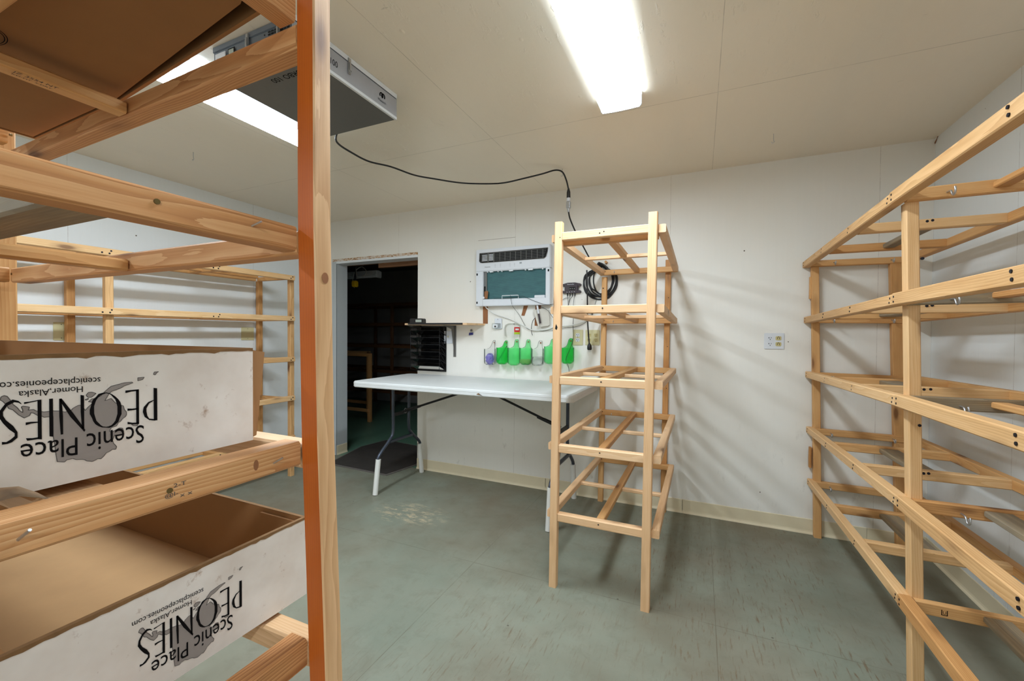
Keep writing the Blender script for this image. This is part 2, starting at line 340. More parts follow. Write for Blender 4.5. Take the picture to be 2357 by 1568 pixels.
def member(par, name, pts, w, h, mat='pine', c=.0035, side_mat=None):
    """a length of lumber swept along pts (root-local); w = horizontal size across, h = the other size (y size for posts)."""
    P = [Vector(p) for p in pts]; d = (P[-1]-P[0]).normalized()
    if abs(d.z) > .8: zl = Vector((0, 1, 0))
    else: zl = Vector((0, 0, 1))
    yl = zl.cross(d).normalized(); zl = d.cross(yl).normalized(); org = P[0]
    cs = [(-w/2+c, -h/2), (w/2-c, -h/2), (w/2, -h/2+c), (w/2, h/2-c), (w/2-c, h/2), (-w/2+c, h/2), (-w/2, h/2-c), (-w/2, -h/2+c)]
    if len(P) == 2:
        L = (P[1]-P[0]).length; bow = random.uniform(-.0015, .0015)
        P = [P[0]+(P[1]-P[0])*t+yl*bow*math.sin(math.pi*t) for t in (0, .25, .5, .75, 1)]
    mb = MB(); n = 8; vs = []
    for p in P:
        q = p-org; x = q.dot(d); y = q.dot(yl); z = q.dot(zl)
        vs += [(x, y+a, z+b) for a, b in cs]
    fs = [(i*n+k, i*n+(k+1) % n, (i+1)*n+(k+1) % n, (i+1)*n+k) for i in range(len(P)-1) for k in range(n)]
    k0 = (len(P)-1)*n
    mb.add(vs, fs+[list(range(n))[::-1], [k0+i for i in range(n)]])
    if side_mat is not None:
        mats = [mat, side_mat[0]]
        for i, f in enumerate(fs):
            if i % n == side_mat[1]: mb.m[i] = 1
    else: mats = [mat]
    o = mb.build(name, mats, par)
    ml = Matrix(((d.x, yl.x, zl.x, org.x), (d.y, yl.y, zl.y, org.y), (d.z, yl.z, zl.z, org.z), (0, 0, 0, 1)))
    o.matrix_local = ml; ML[o.name] = ml
    return o
def on(parent, mesh_obj_name, mb, mats):
    """sub-part given in the coordinates of parent's own parent frame"""
    o = mb.build(mesh_obj_name, mats); o.parent = parent
    o.matrix_parent_inverse = Matrix.Identity(4); o.matrix_local = ML.get(parent.name, Matrix.Identity(4)).inverted(); return o
def screws(par, pts, nrm, r=.0038, mat='screw'):
    for p in pts:
        p = Vector(p); n = Vector(nrm); MBo = MB().cyl(p-n*.004, p+n*.0012, r, 10); on(par, 'screw', MBo, mat)
def hook(par, p, nrm, s=1.0, name='cup_hook'):
    """small screw hook: shank out of the wood then a curl"""
    p = Vector(p); n = Vector(nrm).normalized(); u = Vector((0, 0, 1))
    pts = [p-n*.003]+[p+n*a_*s+u*b_*s for a_, b_ in ((.012, 0), (.018, -.003), (.021, -.009), (.026, -.013), (.032, -.010), (.034, -.003), (.032, .003))]
    return on(par, name, MB().tube(smooth_curve(pts, 2), .0020*s, 6), 'steel')
def text_mesh(s):
    cu = D.curves.new('t', 'FONT'); cu.body = s; cu.resolution_u = 3; o = D.objects.new('t', cu); COL.objects.link(o)
    bpy.context.view_layer.update(); me = D.meshes.new_from_object(o.evaluated_get(bpy.context.evaluated_depsgraph_get()))
    vs = [v.co.copy() for v in me.vertices]; fs = [list(p.vertices) for p in me.polygons]
    D.objects.remove(o); D.curves.remove(cu); D.meshes.remove(me); return vs, fs
def text(parent, s, start, xd, ud, width, height, mat='ink', mb=None, lift=.0004):
    """writing laid on a surface: start = left end of the baseline, xd = reading direction, ud = up of the letters; height = capital height"""
    vs, fs = text_mesh(s); x0 = min(v.x for v in vs); x1 = max(v.x for v in vs); cap = .70
    xd = Vector(xd).normalized(); ud = Vector(ud).normalized(); n = xd.cross(ud); st = Vector(start)
    out = [st+xd*((v.x-x0)/(x1-x0)*width)+ud*(v.y/cap*height)+n*lift for v in vs]
    if mb is not None: mb.add(out, fs); return mb
    m = MB().add(out, fs); me_o = m.build('lettering', mat, parent) if parent else m.build('lettering', mat)
    return me_o

# ================================================================ THE SETTING
DX0, DX1, DZ = -3.47, -2.435, 2.015       # doorway in the back wall
WT = .14
# store room beyond the doorway
RX0, RX1, RY1, RZ = -7.2, -1.2, 6.3, 2.44
m = MB(); m.box(XL-.12, XR+.12, YF-.12, YB, -.08, 0)
struct('floor', m, 'floor')
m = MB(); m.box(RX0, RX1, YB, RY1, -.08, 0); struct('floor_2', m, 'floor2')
m = MB(); m.box(XL-.12, XR+.12, YF-.12, YB+.01, H, H+.08); struct('ceiling', m, 'ceiling')
m = MB(); m.box(DX1, XR+.12, YB, YB+WT, 0, H+.05); m.box(XL-.12, DX1, YB, YB+WT, 2.045, H+.05); m.box(XL-.12, DX0, YB, YB+WT, 0, 2.045)
struct('wall_back', m, 'wall_back')
m = MB(); m.box(XL-.12, XL, YF-.12, YB, 0, H+.05); struct('wall_left', m, 'wall_side')
m = MB(); m.box(XR, XR+.12, YF-.12, YB, 0, H+.05); struct('wall_right', m, 'wall_side')
m = MB().poly([(XR-.001, 3.232, 2.438), (XR-.002, 3.255, 2.408), (XR-.002, 3.258, 2.418), (XR-.001, 3.225, 2.440)], (-1, 0, 0), .003); tag(m.build('trim_5', 'card_strip'), kind='structure')
m = MB(); m.box(XL, XR, YF-.12, YF, 0, H+.05); struct('wall_front', m, 'wall_back')
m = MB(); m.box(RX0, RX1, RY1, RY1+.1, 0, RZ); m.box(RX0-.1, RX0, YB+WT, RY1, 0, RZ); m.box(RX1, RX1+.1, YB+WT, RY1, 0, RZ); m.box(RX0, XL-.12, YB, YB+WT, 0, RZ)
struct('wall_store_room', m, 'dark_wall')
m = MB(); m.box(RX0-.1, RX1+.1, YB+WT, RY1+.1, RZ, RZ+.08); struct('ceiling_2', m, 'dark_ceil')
# doorway linings and the rough header where the casing was taken off
m = MB(); m.box(DX0, DX0+.006, YB-.004, YB+WT+.004, 0, 2.0); m.box(DX0-.05, DX0+.006, YB-.008, YB-.0005, 0, 2.02, 0)
struct('trim_1', m, 'jamb')
m = MB(); m.box(DX0-.05, DX1, YB-.004, YB+.02, 2.022, 2.048)
struct('trim_2', m, 'osb')
m = MB(); m.box(DX0-.02, DX1, YB-.006, YB+WT, 2.0, 2.022)
struct('trim_3', m, 'white_metal')
m = MB(); m.box(DX1-.6, DX1, YB+WT, YB+WT+.04, 1.955, 2.0); m.box(DX0-.4, DX1, YB+WT+.001, YB+WT+.035, 2.0, 2.10); struct('trim_4', m, 'pine_dark')
# vinyl cove base
def baseboard(name, segs):
    m = MB()
    for (a, b) in segs:
        a = Vector(a); b = Vector(b); d = (b-a).normalized(); n = Vector((-d.y, d.x, 0))   # n points out of the wall into the room
        prof = [(0, 0), (.013, 0), (.011, .006), (.006, .013), (.004, .022), (.004, .094), (.002, .097), (0, .097)]
        vs = [Vector((p.x, p.y, 0))+n*u+Vector((0, 0, v)) for p in (a, b) for u, v in prof]; k = len(prof)
        m.add(vs, [(i, (i+1) % k, k+(i+1) % k, k+i) for i in range(k)]+[list(range(k)), list(range(k, 2*k))])
    return struct(name, m, 'base')
baseboard('baseboard_back', [((-1.145, YB), (DX1, YB)), ((-.098, YB), (-1.148, YB)), ((.958, YB), (-.101, YB)), ((XR, YB), (.961, YB))])
baseboard('baseboard_right', [((XR, YF), (XR, 1.33)), ((XR, 1.333), (XR, YB))])
baseboard('baseboard_left', [((XL, YB), (XL, YF))])
baseboard('baseboard_doorway', [((DX0+.006, YB+WT), (DX0+.006, YB+.002)), ((DX1, YB+.0), (DX1, YB+WT))])

# ================================================================ CEILING LIGHTS
def ceiling_light(x, y0, y1, label, w=.190, hgt=.072):
    cy = (y0+y1)/2; t = thing('ceiling_light', label, 'ceiling light', (x, cy, H), 'fluorescent wrap lights on the ceiling'); L = (y1-y0)/2
    m = MB().box(-w/2+.012, w/2-.012, -L+.004, L-.004, -.020, 0); m.build('housing', 'white_metal', t)
    prof = [(-w/2, -.018), (-w/2, -.058), (-w/2+.003, -.064), (-w/2+.010, -hgt+.002), (-w/4, -hgt), (0, -hgt-.001), (w/4, -hgt), (w/2-.010, -hgt+.002), (w/2-.003, -.064), (w/2, -.058), (w/2, -.018)]
    vs = [(px, yy, pz) for yy in (-L+.006, L-.006) for px, pz in prof]; k = len(prof)
    m = MB().add(vs, [(i, i+1, k+i+1, k+i) for i in range(k-1)]); m.build('lens', 'lens', t)
    for s in (-1, 1):
        pr = [(-w/2-.002, 0)]+[(px*1.02, pz-.001) for px, pz in prof]+[(w/2+.002, 0)]
        m = MB().poly([(px, s*L, pz) for px, pz in pr], (0, -s, 0), .008); m.build('end_cap', 'white_pl', t)
    return t
ceiling_light(-.363, .87, 2.09, 'long white fluorescent ceiling light right of the ceiling middle, fully in the open')
ceiling_light(-2.073, .59, 1.80, 'long white fluorescent ceiling light beside the grey air cleaner, behind the near post')
ceiling_light(.62, -2.25, -1.03, 'unseen white ceiling light behind the viewer on the right, added to brighten the room')  # unseen fixture, added to raise the room's brightness
ceiling_light(-2.068, -1.9, -.68, 'unseen white ceiling light behind the viewer on the left, added to brighten the room')  # second added fixture out of view, for more overall light

# ================================================================ SMALL RACKS (about 0.55 x 1.25 m, five levels)
# ---- rack in the middle of the room, against the back wall
t = thing('wooden_rack', 'freestanding pale pine rack standing at the right end of the white table', 'wooden rack', (0, 0, 0))
CR = t
lean = lambda z: .016*(z/1.84)
posts = []
def post(par, x, y, z1, w=.038, h=.038, mat='pine', ln=lean, z0=0.0, name='post', **k):
    return member(par, name, [(x+ln(z0), y, z0), (x+ln(z1), y, z1)], w, h, mat, **k)
pf1 = post(t, -.667, 2.03, 1.844); pf2 = post(t, -.217, 2.03, 1.844, w=.040)
pb1 = post(t, -.684, 3.226, 1.72, mat='pine_gold'); pb2 = post(t, -.228, 3.226, 1.822, mat='pine_gold')
for i, z in enumerate((1.79, 1.425, 1.070, .727, .378)):
    zc = z-.019; lx = lean(z); zb = zc-(.022 if i != 3 else .012)
    sl = member(t, 'side_rail', [(-.694+lx, 2.05, zc), (-.694+lx, 3.205, zb)], .038, .038, 'pine')
    sr = member(t, 'side_rail', [(-.178+lx-.002, 2.035, zc), (-.178+lx, 3.205, zb)], .036, .038, 'pine')
    er = member(t, 'end_rail', [(-.647+lx, 2.035, zc), (-.237+lx, 2.035, zc)], .038, .040, 'pine')
    if i == 0: member(t, 'end_rail', [(-.675+lx, 2.085, zc-.018), (-.197+lx, 2.085, zc-.018)], .038, .036, 'pine_gold')
    eb = member(t, 'end_rail', [(-.710+lx, 3.186, zb), (-.165+lx, 3.186, zb)], .038, .038, 'pine_gold')
    member(t, 'center_slat', [(-.440+lx, 2.056, zc+.004), (-.440+lx, 3.166, zb+.004)], .038, .030, 'pine_gold')
    member(t, 'cross_slat', [(-.675+lx, 2.6, zc-.016), (-.197+lx, 2.6, zc-.016)], .030, .020, 'pine')
    screws(er, [(-.44+lx, 2.0155, zc+.004)]+([(-.46+lx, 2.0155, zc-.002)] if i == 0 else []), (0, -1, 0), .0035)
    screws(eb, [(-.70+lx+.03, 3.167, zb+.006), (-.19+lx, 3.167, zb-.003)], (0, -1, 0), .003)
    if i in (0, 1, 3): hook(eb, (-.60+lx, 3.167, zb), (0, -1, 0), .8)
screws(pf1, [(-.655+lean(1.6), 2.011, 1.765)], (0, -1, 0), .0022)
for z in (1.55, 1.2, .9, .62, .5): screws(pb2, [(-.222+lean(z), 3.207, z)], (0, -1, 0), .003)
screws(pb1, [(-.676, 3.207, 1.635)], (0, -1, 0), .005)
on(pf1, 'knot_hole', MB().poly([(-.658, 2.0112, 1.335), (-.650, 2.0112, 1.318), (-.654, 2.0112, 1.304), (-.663, 2.0112, 1.310), (-.661, 2.0112, 1.322)], (0, -1, 0), .0006), 'hole')

# ---- near rack at the left, holding the cardboard boxes
t = thing('wooden_rack', 'near wooden rack at the left holding the cardboard boxes, with an orange-faced corner post', 'wooden rack', (0, 0, 0))
FR = t
nx = [(0, -.550), (.4, -.560), (.72, -.570), (1.11, -.588), (1.47, -.5965), (1.82, -.598), (2.0, -.599)]   # outer face of the short rails / inner face of the post, slightly bowed
def nxz(z):
    for (a, b), (c, d) in zip(nx, nx[1:]):
        if z <= c: return b+(d-b)*(z-a)/(c-a)
    return nx[-1][1]
corner = member(t, 'post', [(x+.0195, .497, z) for z, x in nx], .039, .034, 'pine', c=.0025, side_mat=('orange_face', 0))
member(t, 'post', [(nxz(z)+.0195, -.012, z) for z in (0, .72, 1.3, 2.0)], .039, .034, 'pine_fg')
member(t, 'post', [(-1.745, .486, 0), (-1.745, .486, 2.0)], .036, .040, 'pine_gold')
member(t, 'post', [(-1.745, -.005, 0), (-1.745, -.005, 2.0)], .036, .040, 'pine_gold')
LV = {1: 1.820, 2: 1.455, 3: 1.1075, 4: .785, 5: .43}
for i, z in LV.items():
    zc = z-.0195; X = nxz(z); dl = .039 if i == 1 else .006
    sn = member(t, 'short_rail', [(X-.0195, -.03, zc), (X-.0195, .4792, zc)], .039, .039 if i != 4 else .046, 'pine_fg')
    member(t, 'short_rail', [(-1.69, -.03, zc-.004), (-1.69, .475, zc-.004)], .038, .038, 'pine_gold')
    lr = member(t, 'long_rail', [(X-.0003, .4985, zc-dl), (-1.665, .4945, zc-dl-(.021 if i == 1 else 0))], .038, .038, 'pine_fg' if i < 3 else 'pine')
    member(t, 'long_rail', [(X-.043, -.005, zc-dl), (-1.665, -.005, zc-dl)], .038, .038, 'pine_fg')
    if i in (1, 2): ds = .0545 if i == 1 else .014; member(t, 'cross_slat', [(-1.105, .474, zc-ds), (-1.105, .016, zc-ds)], .034, .024, 'pine_gold')
    else: member(t, 'cross_slat', [(-1.105, .474, zc-.010), (-1.105, .016, zc-.010)], .034, .026, 'pine_gold')
    if i == 1: cs = member(t, 'center_slat', [(X-.042, .232, zc-.042), (-1.665, .232, zc-.042)], .062, .024, 'pine_gold')
    elif i == 2: cs = member(t, 'center_slat', [(X-.042, .236, zc), (-1.665, .236, zc)], .058, .034, 'pine_grey')
    else: cs = member(t, 'center_slat', [(X-.042, .236, zc-.004), (-1.665, .236, zc-.004)], .058, .026, 'pine')
    if i == 2:
        screws(sn, [(X, .288, zc+.004)], (1, 0, 0), .0034, 'brass')
        on(sn, 'nail', MB().tube([(X-.002, .405, zc+.002), (X+.014, .410, zc+.009)], .0015, 6), 'steel')
    if i == 3:
        screws(sn, [(X, .295, zc+.002)], (1, 0, 0), .0034, 'brass')
        on(sn, 'nail', MB().tube([(X-.002, .432, zc-.004), (X+.014, .437, zc+.006)], .0014, 6), 'steel')
        on(sn, 'nail', MB().tube([(X-.002, .170, zc-.004), (X+.014, .174, zc+.008)], .0016, 6), 'steel')
        for k, (yy, zz, s_) in enumerate([(.311, .004, '2-T'), (.302, -.006, '@I-'), (.318, -.010, 'x x')]):
            on(sn, 'grade_stamp', text(None, s_, (X+.0006, yy-.012, zc+zz), (0, 1, 0), (0, 0, 1), .014, .005, mb=MB()), 'greyink')
        on(sn, 'knot', MB().poly([(X, .4045+.004*math.cos(a), zc+.002+.008*math.sin(a)) for a in [k*math.pi/5 for k in range(10)]], (1, 0, 0), .0003), 'card_strip')
    if i in (1, 2): screws(lr, [(-1.660, .4755, zc-.003)], (0, -1, 0), .003, 'brass')
on(corner, 'knot', MB().poly([(nxz(1.36)+.0392, .4985+.0065*math.cos(a), 1.372+.009*math.sin(a)) for a in [k*math.pi/7 for k in range(14)]], (1, 0, 0), .0003), 'card_strip')
# grade stamp on the underside of the slat (reads from below)
sl1 = [c for c in t.children if c.name.startswith('cross_slat')][0]
zs = LV[1]-.0195-.0545-.0122
on(sl1, 'grade_stamp', text(None, 'JZ 3554 NT', (-1.099, .318, zs), (0, 1, 0), (1, 0, 0), .056, .0085, mb=MB(), lift=.0), 'greyink')
on(sl1, 'grade_stamp', text(None, 'KD-HT  S-DRY', (-1.109, .320, zs), (0, 1, 0), (1, 0, 0), .050, .0050, mb=MB(), lift=.0), 'greyink')

# ================================================================ CARDBOARD BOXES
import json
ALASKA=[[-44.0,-66.0],[-43.0,-68.0],[-44.0,-71.0],[-47.0,-70.0],[-50.0,-72.0],[-53.0,-73.0],[-55.0,-76.0],[-58.0,-79.0],[-61.0,-78.0],[-63.0,-79.0],[-66.0,-80.0],[-71.0,-78.0],[-73.0,-76.0],[-75.0,-75.0],[-80.0,-74.0],[-83.0,-72.0],[-85.0,-72.0],[-87.0,-72.0],[-88.0,-72.0],[-90.0,-74.0],[-96.0,-72.0],[-97.0,-63.0],[-98.0,-50.0],[-99.0,-43.0],[-99.0,-20.0],[-102.0,-20.0],[-106.0,-20.0],[-108.0,-18.0],[-111.0,-17.0],[-114.0,-14.0],[-116.0,-13.0],[-117.0,-16.0],[-119.0,-17.0],[-121.0,-18.0],[-123.0,-16.0],[-125.0,-14.0],[-127.0,-11.0],[-129.0,-8.0],[-132.0,-6.0],[-133.0,-3.0],[-136.0,2.0],[-138.0,4.0],[-137.0,7.0],[-135.0,8.0],[-133.0,7.0],[-132.0,5.0],[-131.0,3.0],[-129.0,-2.0],[-126.0,-6.0],[-124.0,-10.0],[-122.0,-12.0],[-122.0,-9.0],[-123.0,-6.0],[-122.0,-5.0],[-119.0,-6.0],[-117.0,-7.0],[-118.0,-10.0],[-114.0,-10.0],[-112.0,-12.0],[-106.0,-14.0],[-99.0,-14.0],[-94.0,-15.0],[-89.0,-17.0],[-83.0,-15.0],[-83.0,-14.0],[-78.0,-11.0],[-75.0,-11.0],[-72.0,-18.0],[-69.0,-14.0],[-66.0,-11.0],[-64.0,-10.0],[-69.0,-8.0],[-66.0,-5.0],[-64.0,-5.0],[-61.0,-4.0],[-58.0,-3.0],[-55.0,1.0],[-52.0,4.0],[-48.0,8.0],[-39.0,10.0],[-35.0,11.0],[-27.0,11.0],[-26.0,10.0],[-35.0,7.0],[-38.0,5.0],[-43.0,3.0],[-47.0,2.0],[-50.0,-1.0],[-52.0,-5.0],[-54.0,-9.0],[-48.0,-7.0],[-44.0,-13.0],[-38.0,-17.0],[-36.0,-18.0],[-35.0,-23.0],[-33.0,-26.0],[-33.0,-30.0],[-34.0,-32.0],[-37.0,-34.0],[-39.0,-37.0],[-41.0,-38.0],[-43.0,-42.0],[-48.0,-43.0],[-50.0,-47.0],[-48.0,-49.0],[-40.0,-45.0],[-37.0,-46.0],[-36.0,-50.0],[-36.0,-54.0],[-40.0,-54.0],[-42.0,-54.0],[-45.0,-53.0],[-46.0,-56.0],[-47.0,-59.0],[-46.0,-63.0]]
ISLES=[[[-71.0,0.0],[-69.0,3.0],[-66.0,3.0],[-62.0,1.0],[-64.0,-1.0],[-66.0,-3.0],[-69.0,-3.0],[-70.0,-2.0]],[[-72.0,-5.0],[-69.0,-4.0],[-69.0,-5.0],[-71.0,-6.0]],[[-21.0,16.0],[-14.0,16.0],[-16.0,13.0],[-21.0,12.0]],[[-4.0,19.0],[-3.0,22.0],[2.0,22.0],[0.0,21.0],[-2.0,18.0]],[[-28.0,-43.0],[-26.0,-45.0],[-22.0,-46.0],[-21.0,-44.0],[-24.0,-43.0]]]
STROKES=[[[[-4.0,1.0],[-4.0,-21.0],[-4.0,-42.0]],[[0.0,0.0],[0.0,-21.0],[0.0,-43.0]]],[[[-4.0,-15.0],[-10.0,-17.0],[-15.0,-23.0],[-16.0,-29.0],[-14.0,-36.0],[-9.0,-41.0],[-2.0,-43.0]],[[-4.0,-16.0],[-9.0,-19.0],[-12.0,-25.0],[-12.0,-29.0],[-11.0,-35.0],[-9.0,-39.0],[-2.0,-41.0]]],[[[-23.0,1.0],[-23.0,-21.0],[-23.0,-43.0]],[[-20.0,0.0],[-20.0,-21.0],[-20.0,-43.0]]],[[[-20.0,1.0],[-28.0,1.0],[-34.0,1.0],[-34.0,-2.0]],[[-20.0,-1.0],[-28.0,-1.0],[-33.0,-2.0],[-34.0,-2.0]]],[[[-21.0,-23.0],[-27.0,-23.0],[-32.0,-22.0]],[[-21.0,-25.0],[-27.0,-25.0],[-32.0,-25.0]]],[[[-20.0,-42.0],[-27.0,-41.0],[-32.0,-39.0]],[[-20.0,-44.0],[-27.0,-43.0],[-32.0,-42.0]]],[[[-76.0,1.0],[-76.0,-19.0],[-75.0,-39.0]],[[-73.0,0.0],[-73.0,-19.0],[-73.0,-39.0]]],[[[-94.0,-1.0],[-94.0,-21.0],[-93.0,-42.0]],[[-92.0,-1.0],[-91.0,-21.0],[-91.0,-42.0]]],[[[-94.0,-2.0],[-85.0,-23.0],[-73.0,-43.0]],[[-92.0,-1.0],[-82.0,-20.0],[-72.0,-41.0]]],[[[-102.0,0.0],[-102.0,-21.0],[-102.0,-42.0]],[[-99.0,0.0],[-99.0,-21.0],[-99.0,-43.0]]],[[[-111.0,0.0],[-111.0,-20.0],[-111.0,-43.0]],[[-108.0,0.0],[-108.0,-21.0],[-108.0,-44.0]]],[[[-110.0,0.0],[-117.0,-1.0],[-121.0,-1.0]],[[-110.0,-1.0],[-116.0,-2.0],[-121.0,-3.0]]],[[[-110.0,-24.0],[-116.0,-23.0],[-120.0,-23.0]],[[-110.0,-25.0],[-116.0,-25.0],[-120.0,-26.0]]],[[[-110.0,-41.0],[-115.0,-41.0],[-120.0,-40.0]],[[-110.0,-43.0],[-115.0,-43.0],[-119.0,-43.0]]],[[[-123.0,-2.0],[-125.0,1.0],[-129.0,3.0],[-134.0,0.0],[-138.0,-7.0],[-139.0,-14.0],[-136.0,-21.0],[-132.0,-28.0],[-128.0,-33.0],[-128.0,-36.0],[-131.0,-39.0],[-134.0,-41.0],[-137.0,-40.0]],[[-123.0,-3.0],[-125.0,-1.0],[-128.0,0.0],[-133.0,-3.0],[-136.0,-9.0],[-136.0,-13.0],[-134.0,-18.0],[-129.0,-25.0],[-126.0,-32.0],[-126.0,-38.0],[-130.0,-42.0],[-133.0,-43.0],[-137.0,-43.0]]],[[[-38.0,-23.0],[-38.0,-28.0],[-40.0,-33.0],[-41.0,-37.0],[-44.0,-40.0],[-47.0,-42.0],[-50.0,-43.0],[-53.0,-42.0],[-57.0,-41.0],[-60.0,-39.0],[-63.0,-36.0],[-65.0,-32.0],[-66.0,-28.0],[-68.0,-23.0],[-68.0,-18.0],[-67.0,-14.0],[-66.0,-9.0],[-65.0,-6.0],[-62.0,-3.0],[-60.0,0.0],[-56.0,1.0],[-53.0,1.0],[-50.0,0.0],[-47.0,-2.0],[-44.0,-5.0],[-41.0,-9.0],[-39.0,-13.0],[-38.0,-18.0],[-38.0,-23.0]],[[-42.0,-23.0],[-42.0,-27.0],[-43.0,-31.0],[-44.0,-35.0],[-46.0,-38.0],[-48.0,-40.0],[-51.0,-41.0],[-53.0,-41.0],[-56.0,-40.0],[-58.0,-38.0],[-60.0,-35.0],[-62.0,-32.0],[-63.0,-28.0],[-64.0,-23.0],[-64.0,-19.0],[-64.0,-14.0],[-63.0,-10.0],[-62.0,-7.0],[-60.0,-4.0],[-58.0,-2.0],[-56.0,-1.0],[-53.0,0.0],[-50.0,-1.0],[-48.0,-3.0],[-46.0,-6.0],[-44.0,-9.0],[-43.0,-13.0],[-42.0,-18.0],[-42.0,-23.0]]]]
TEXTS=[["Scenic",[-15.0,-46.0],[-71.0,-46.0],[-19.0,-69.0]],["Place",[-79.0,-48.0],[-124.0,-46.0],[-80.0,-69.0]],["Homer,Alaska",[-74.0,11.0],[-125.0,11.0],[-74.0,4.0]],["scenicplacepeonies.com",[-58.0,20.0],[-145.0,22.0],[-60.0,14.0]]]

def carton(name, label, x0, x1, y0, y1, z0, z1, logo=None, floor_pat=False):
    """open box: printed white end at x1 (facing +x), kraft inside"""
    t = thing(name, label, 'cardboard box', (0, 0, 0), 'flower boxes on the near rack'); th = .006
    m = MB(); m.box(x1-th, x1-.0008, y0, y1, z0, z1, 0); m.box(x1-.0008, x1, y0, y1, z0, z1-.003, 1); m.build('printed_end', ['kraft_in', 'liner'], t)
    m = MB(); m.box(x0, x1-th, y0, y0+th, z0, z1, 0); m.box(x0, x1-th, y1-th, y1, z0, z1, 0); m.build('side_wall', 'kraft_in', t)
    MB().box(x0, x0+th, y0+th, y1-th, z0, z1, 0).build('end_wall', 'kraft_in', t)
    MB().box(x0+th, x1-th, y0+th, y1-th, z0, z0+th).build('bottom', 'kraft', t)
    # folded-in corner flap and the worn top edges
    MB().box(x1-th-.11, x1-th-.001, y1-th-.005, y1-th, z0+.006, z1-.008).build('corner_flap', 'kraft_in', t)
    m = MB(); rnd = random.Random(int(z0*100)); n = 46
    top = []; 
    for k in range(n+1):
        y = y0+(y1-y0)*k/n; top.append((y, z1-.0035-abs(rnd.gauss(0, .0012))))
    vs = [(x1+.0004, y, z) for y, z in top]+[(x1+.0004, y, z1+.0006) for y, z in top]+[(x1-th, y, z1+.0006) for y, z in top]
    m.add(vs, [(k, k+1, n+2+k, n+1+k) for k in range(n)]+[(n+1+k, n+2+k, 2*n+3+k, 2*n+2+k) for k in range(n)])
    m.box(x0, x1-th, y1-th, y1, z1, z1+.0008); m.build('worn_edge', 'kraft_edge', t)
    if logo:
        oy, oz = logo; X = x1; V = lambda p, e: (X+e, oy+p[0]/1000, oz+p[1]/1000)
        m = MB().poly([V(p, .0002) for p in ALASKA], (1, 0, 0), .0001)
        for I in ISLES: m.poly([V(p, .0002) for p in I], (1, 0, 0), .0001)
        m.build('printed_map', 'mapink', t)
        m = MB()
        for outl in [ALASKA]+ISLES:
            k = len(outl)
            for a, b in zip(outl, outl[1:]+outl[:1]):
                d = Vector((b[0]-a[0], b[1]-a[1])); 
                if d.length < .01: continue
                q = Vector((-d.y, d.x)).normalized()*.35
                m.add([V((a[0]+q.x, a[1]+q.y), .0004), V((b[0]+q.x, b[1]+q.y), .0004), V((b[0]-q.x, b[1]-q.y), .0004), V((a[0]-q.x, a[1]-q.y), .0004)], [(0, 1, 2, 3)])
        m.build('printed_outline', 'greyink', t)
        m = MB()
        for L, Rr in STROKES:
            k = len(L); m.add([V(p, .0006) for p in L]+[V(p, .0006) for p in Rr], [(i, i+1, k+i+1, k+i) for i in range(k-1)])
        for s_, a, b, c in TEXTS:
            cap = abs(c[1]-a[1]); wd = math.hypot(b[0]-a[0], b[1]-a[1])
            text(None, s_, V(a, .0002), (0, b[0]-a[0], b[1]-a[1]), (0, 0, -1), wd/1000, cap/1000*(1.0 if s_[0] in 'SPH' else 1.25), mb=m)
        m.build('lettering', 'ink', t)
    return t
b1 = carton('flower_box', 'dirty white flower box on the middle level of the near rack, print upside down', -1.70, -.661, .062, .450, 1.1085, 1.2575, (.318, 1.208))
# flap of the long side standing out past the printed end, and torn paper under the box
MB().poly([(-.665, .4505, 1.112), (-.665, .4505, 1.255), (-.672, .478, 1.250), (-.670, .462, 1.113)], (-.9, .3, 0), .004).build('torn_flap', 'kraft_in', b1)
m = MB(); rnd = random.Random(3); rows = []
for j in range(5):
    rows.append([(-.652+.010*math.sin(i*1.3+j)+.006*j, .160+i*.011, 1.1095+.004*math.sin(i*.9)+.006*j*(0.4+.3*math.sin(i))-.012*(i/9)) for i in range(6)])
m.add([p for r in rows for p in r], [(j*6+i, j*6+i+1, j*6+i+7, j*6+i+6) for j in range(4) for i in range(5)], 0, True); m.build('torn_paper', 'paper', b1)
b2 = carton('flower_box', 'white flower box on the level below, open top showing its bare brown floor', -1.70, -.677, .182, .565, .7865, .934, (.441, .879))
# a box upside-down above: only its brown underside shows
t = thing('flower_box', 'brown cardboard box on the top level of the near rack, seen from underneath', 'cardboard box', (0, 0, 0), 'flower boxes on the near rack')
z0 = 1.785
MB().poly([(-1.585, .10, z0+.001), (-.640, .03, z0+.001), (-.640, .420, z0+.001), (-.648, .4236, z0+.001), (-.90, .4545, z0+.001), (-1.16, .4865, z0+.001), (-1.585, .494, z0+.001)], (0, 0, 1), .005).build('bottom', 'kraft_in', t)
MB().poly([(-1.590, .498, z0), (-1.16, .491, z0), (-.638, .443, z0), (-.638, .449, z0), (-1.16, .497, z0), (-1.590, .504, z0)], (0, 0, 1), .15).build('side_wall', 'kraft_in', t)
MB().poly([(-1.590, .090, z0), (-.640, .020, z0), (-.640, .026, z0), (-1.590, .096, z0)], (0, 0, 1), .15).build('side_wall', 'kraft_in', t)
MB().box(-1.596, -1.590, .09, .504, z0, z0+.15).build('end_wall', 'kraft_in', t); MB().box(-.640, -.6375, .022, .445, z0+.001, z0+.15).build('end_wall', 'liner', t)
MB().poly([(-1.590, .092, z0+.150), (-.638, .022, z0+.150), (-.638, .448, z0+.150), (-1.590, .503, z0+.150)], (0, 0, 1), .005).build('shade_lid', 'kraft_in', t)  # unseen lid added to keep ceiling light out, so the gap below stays dark
m = MB()
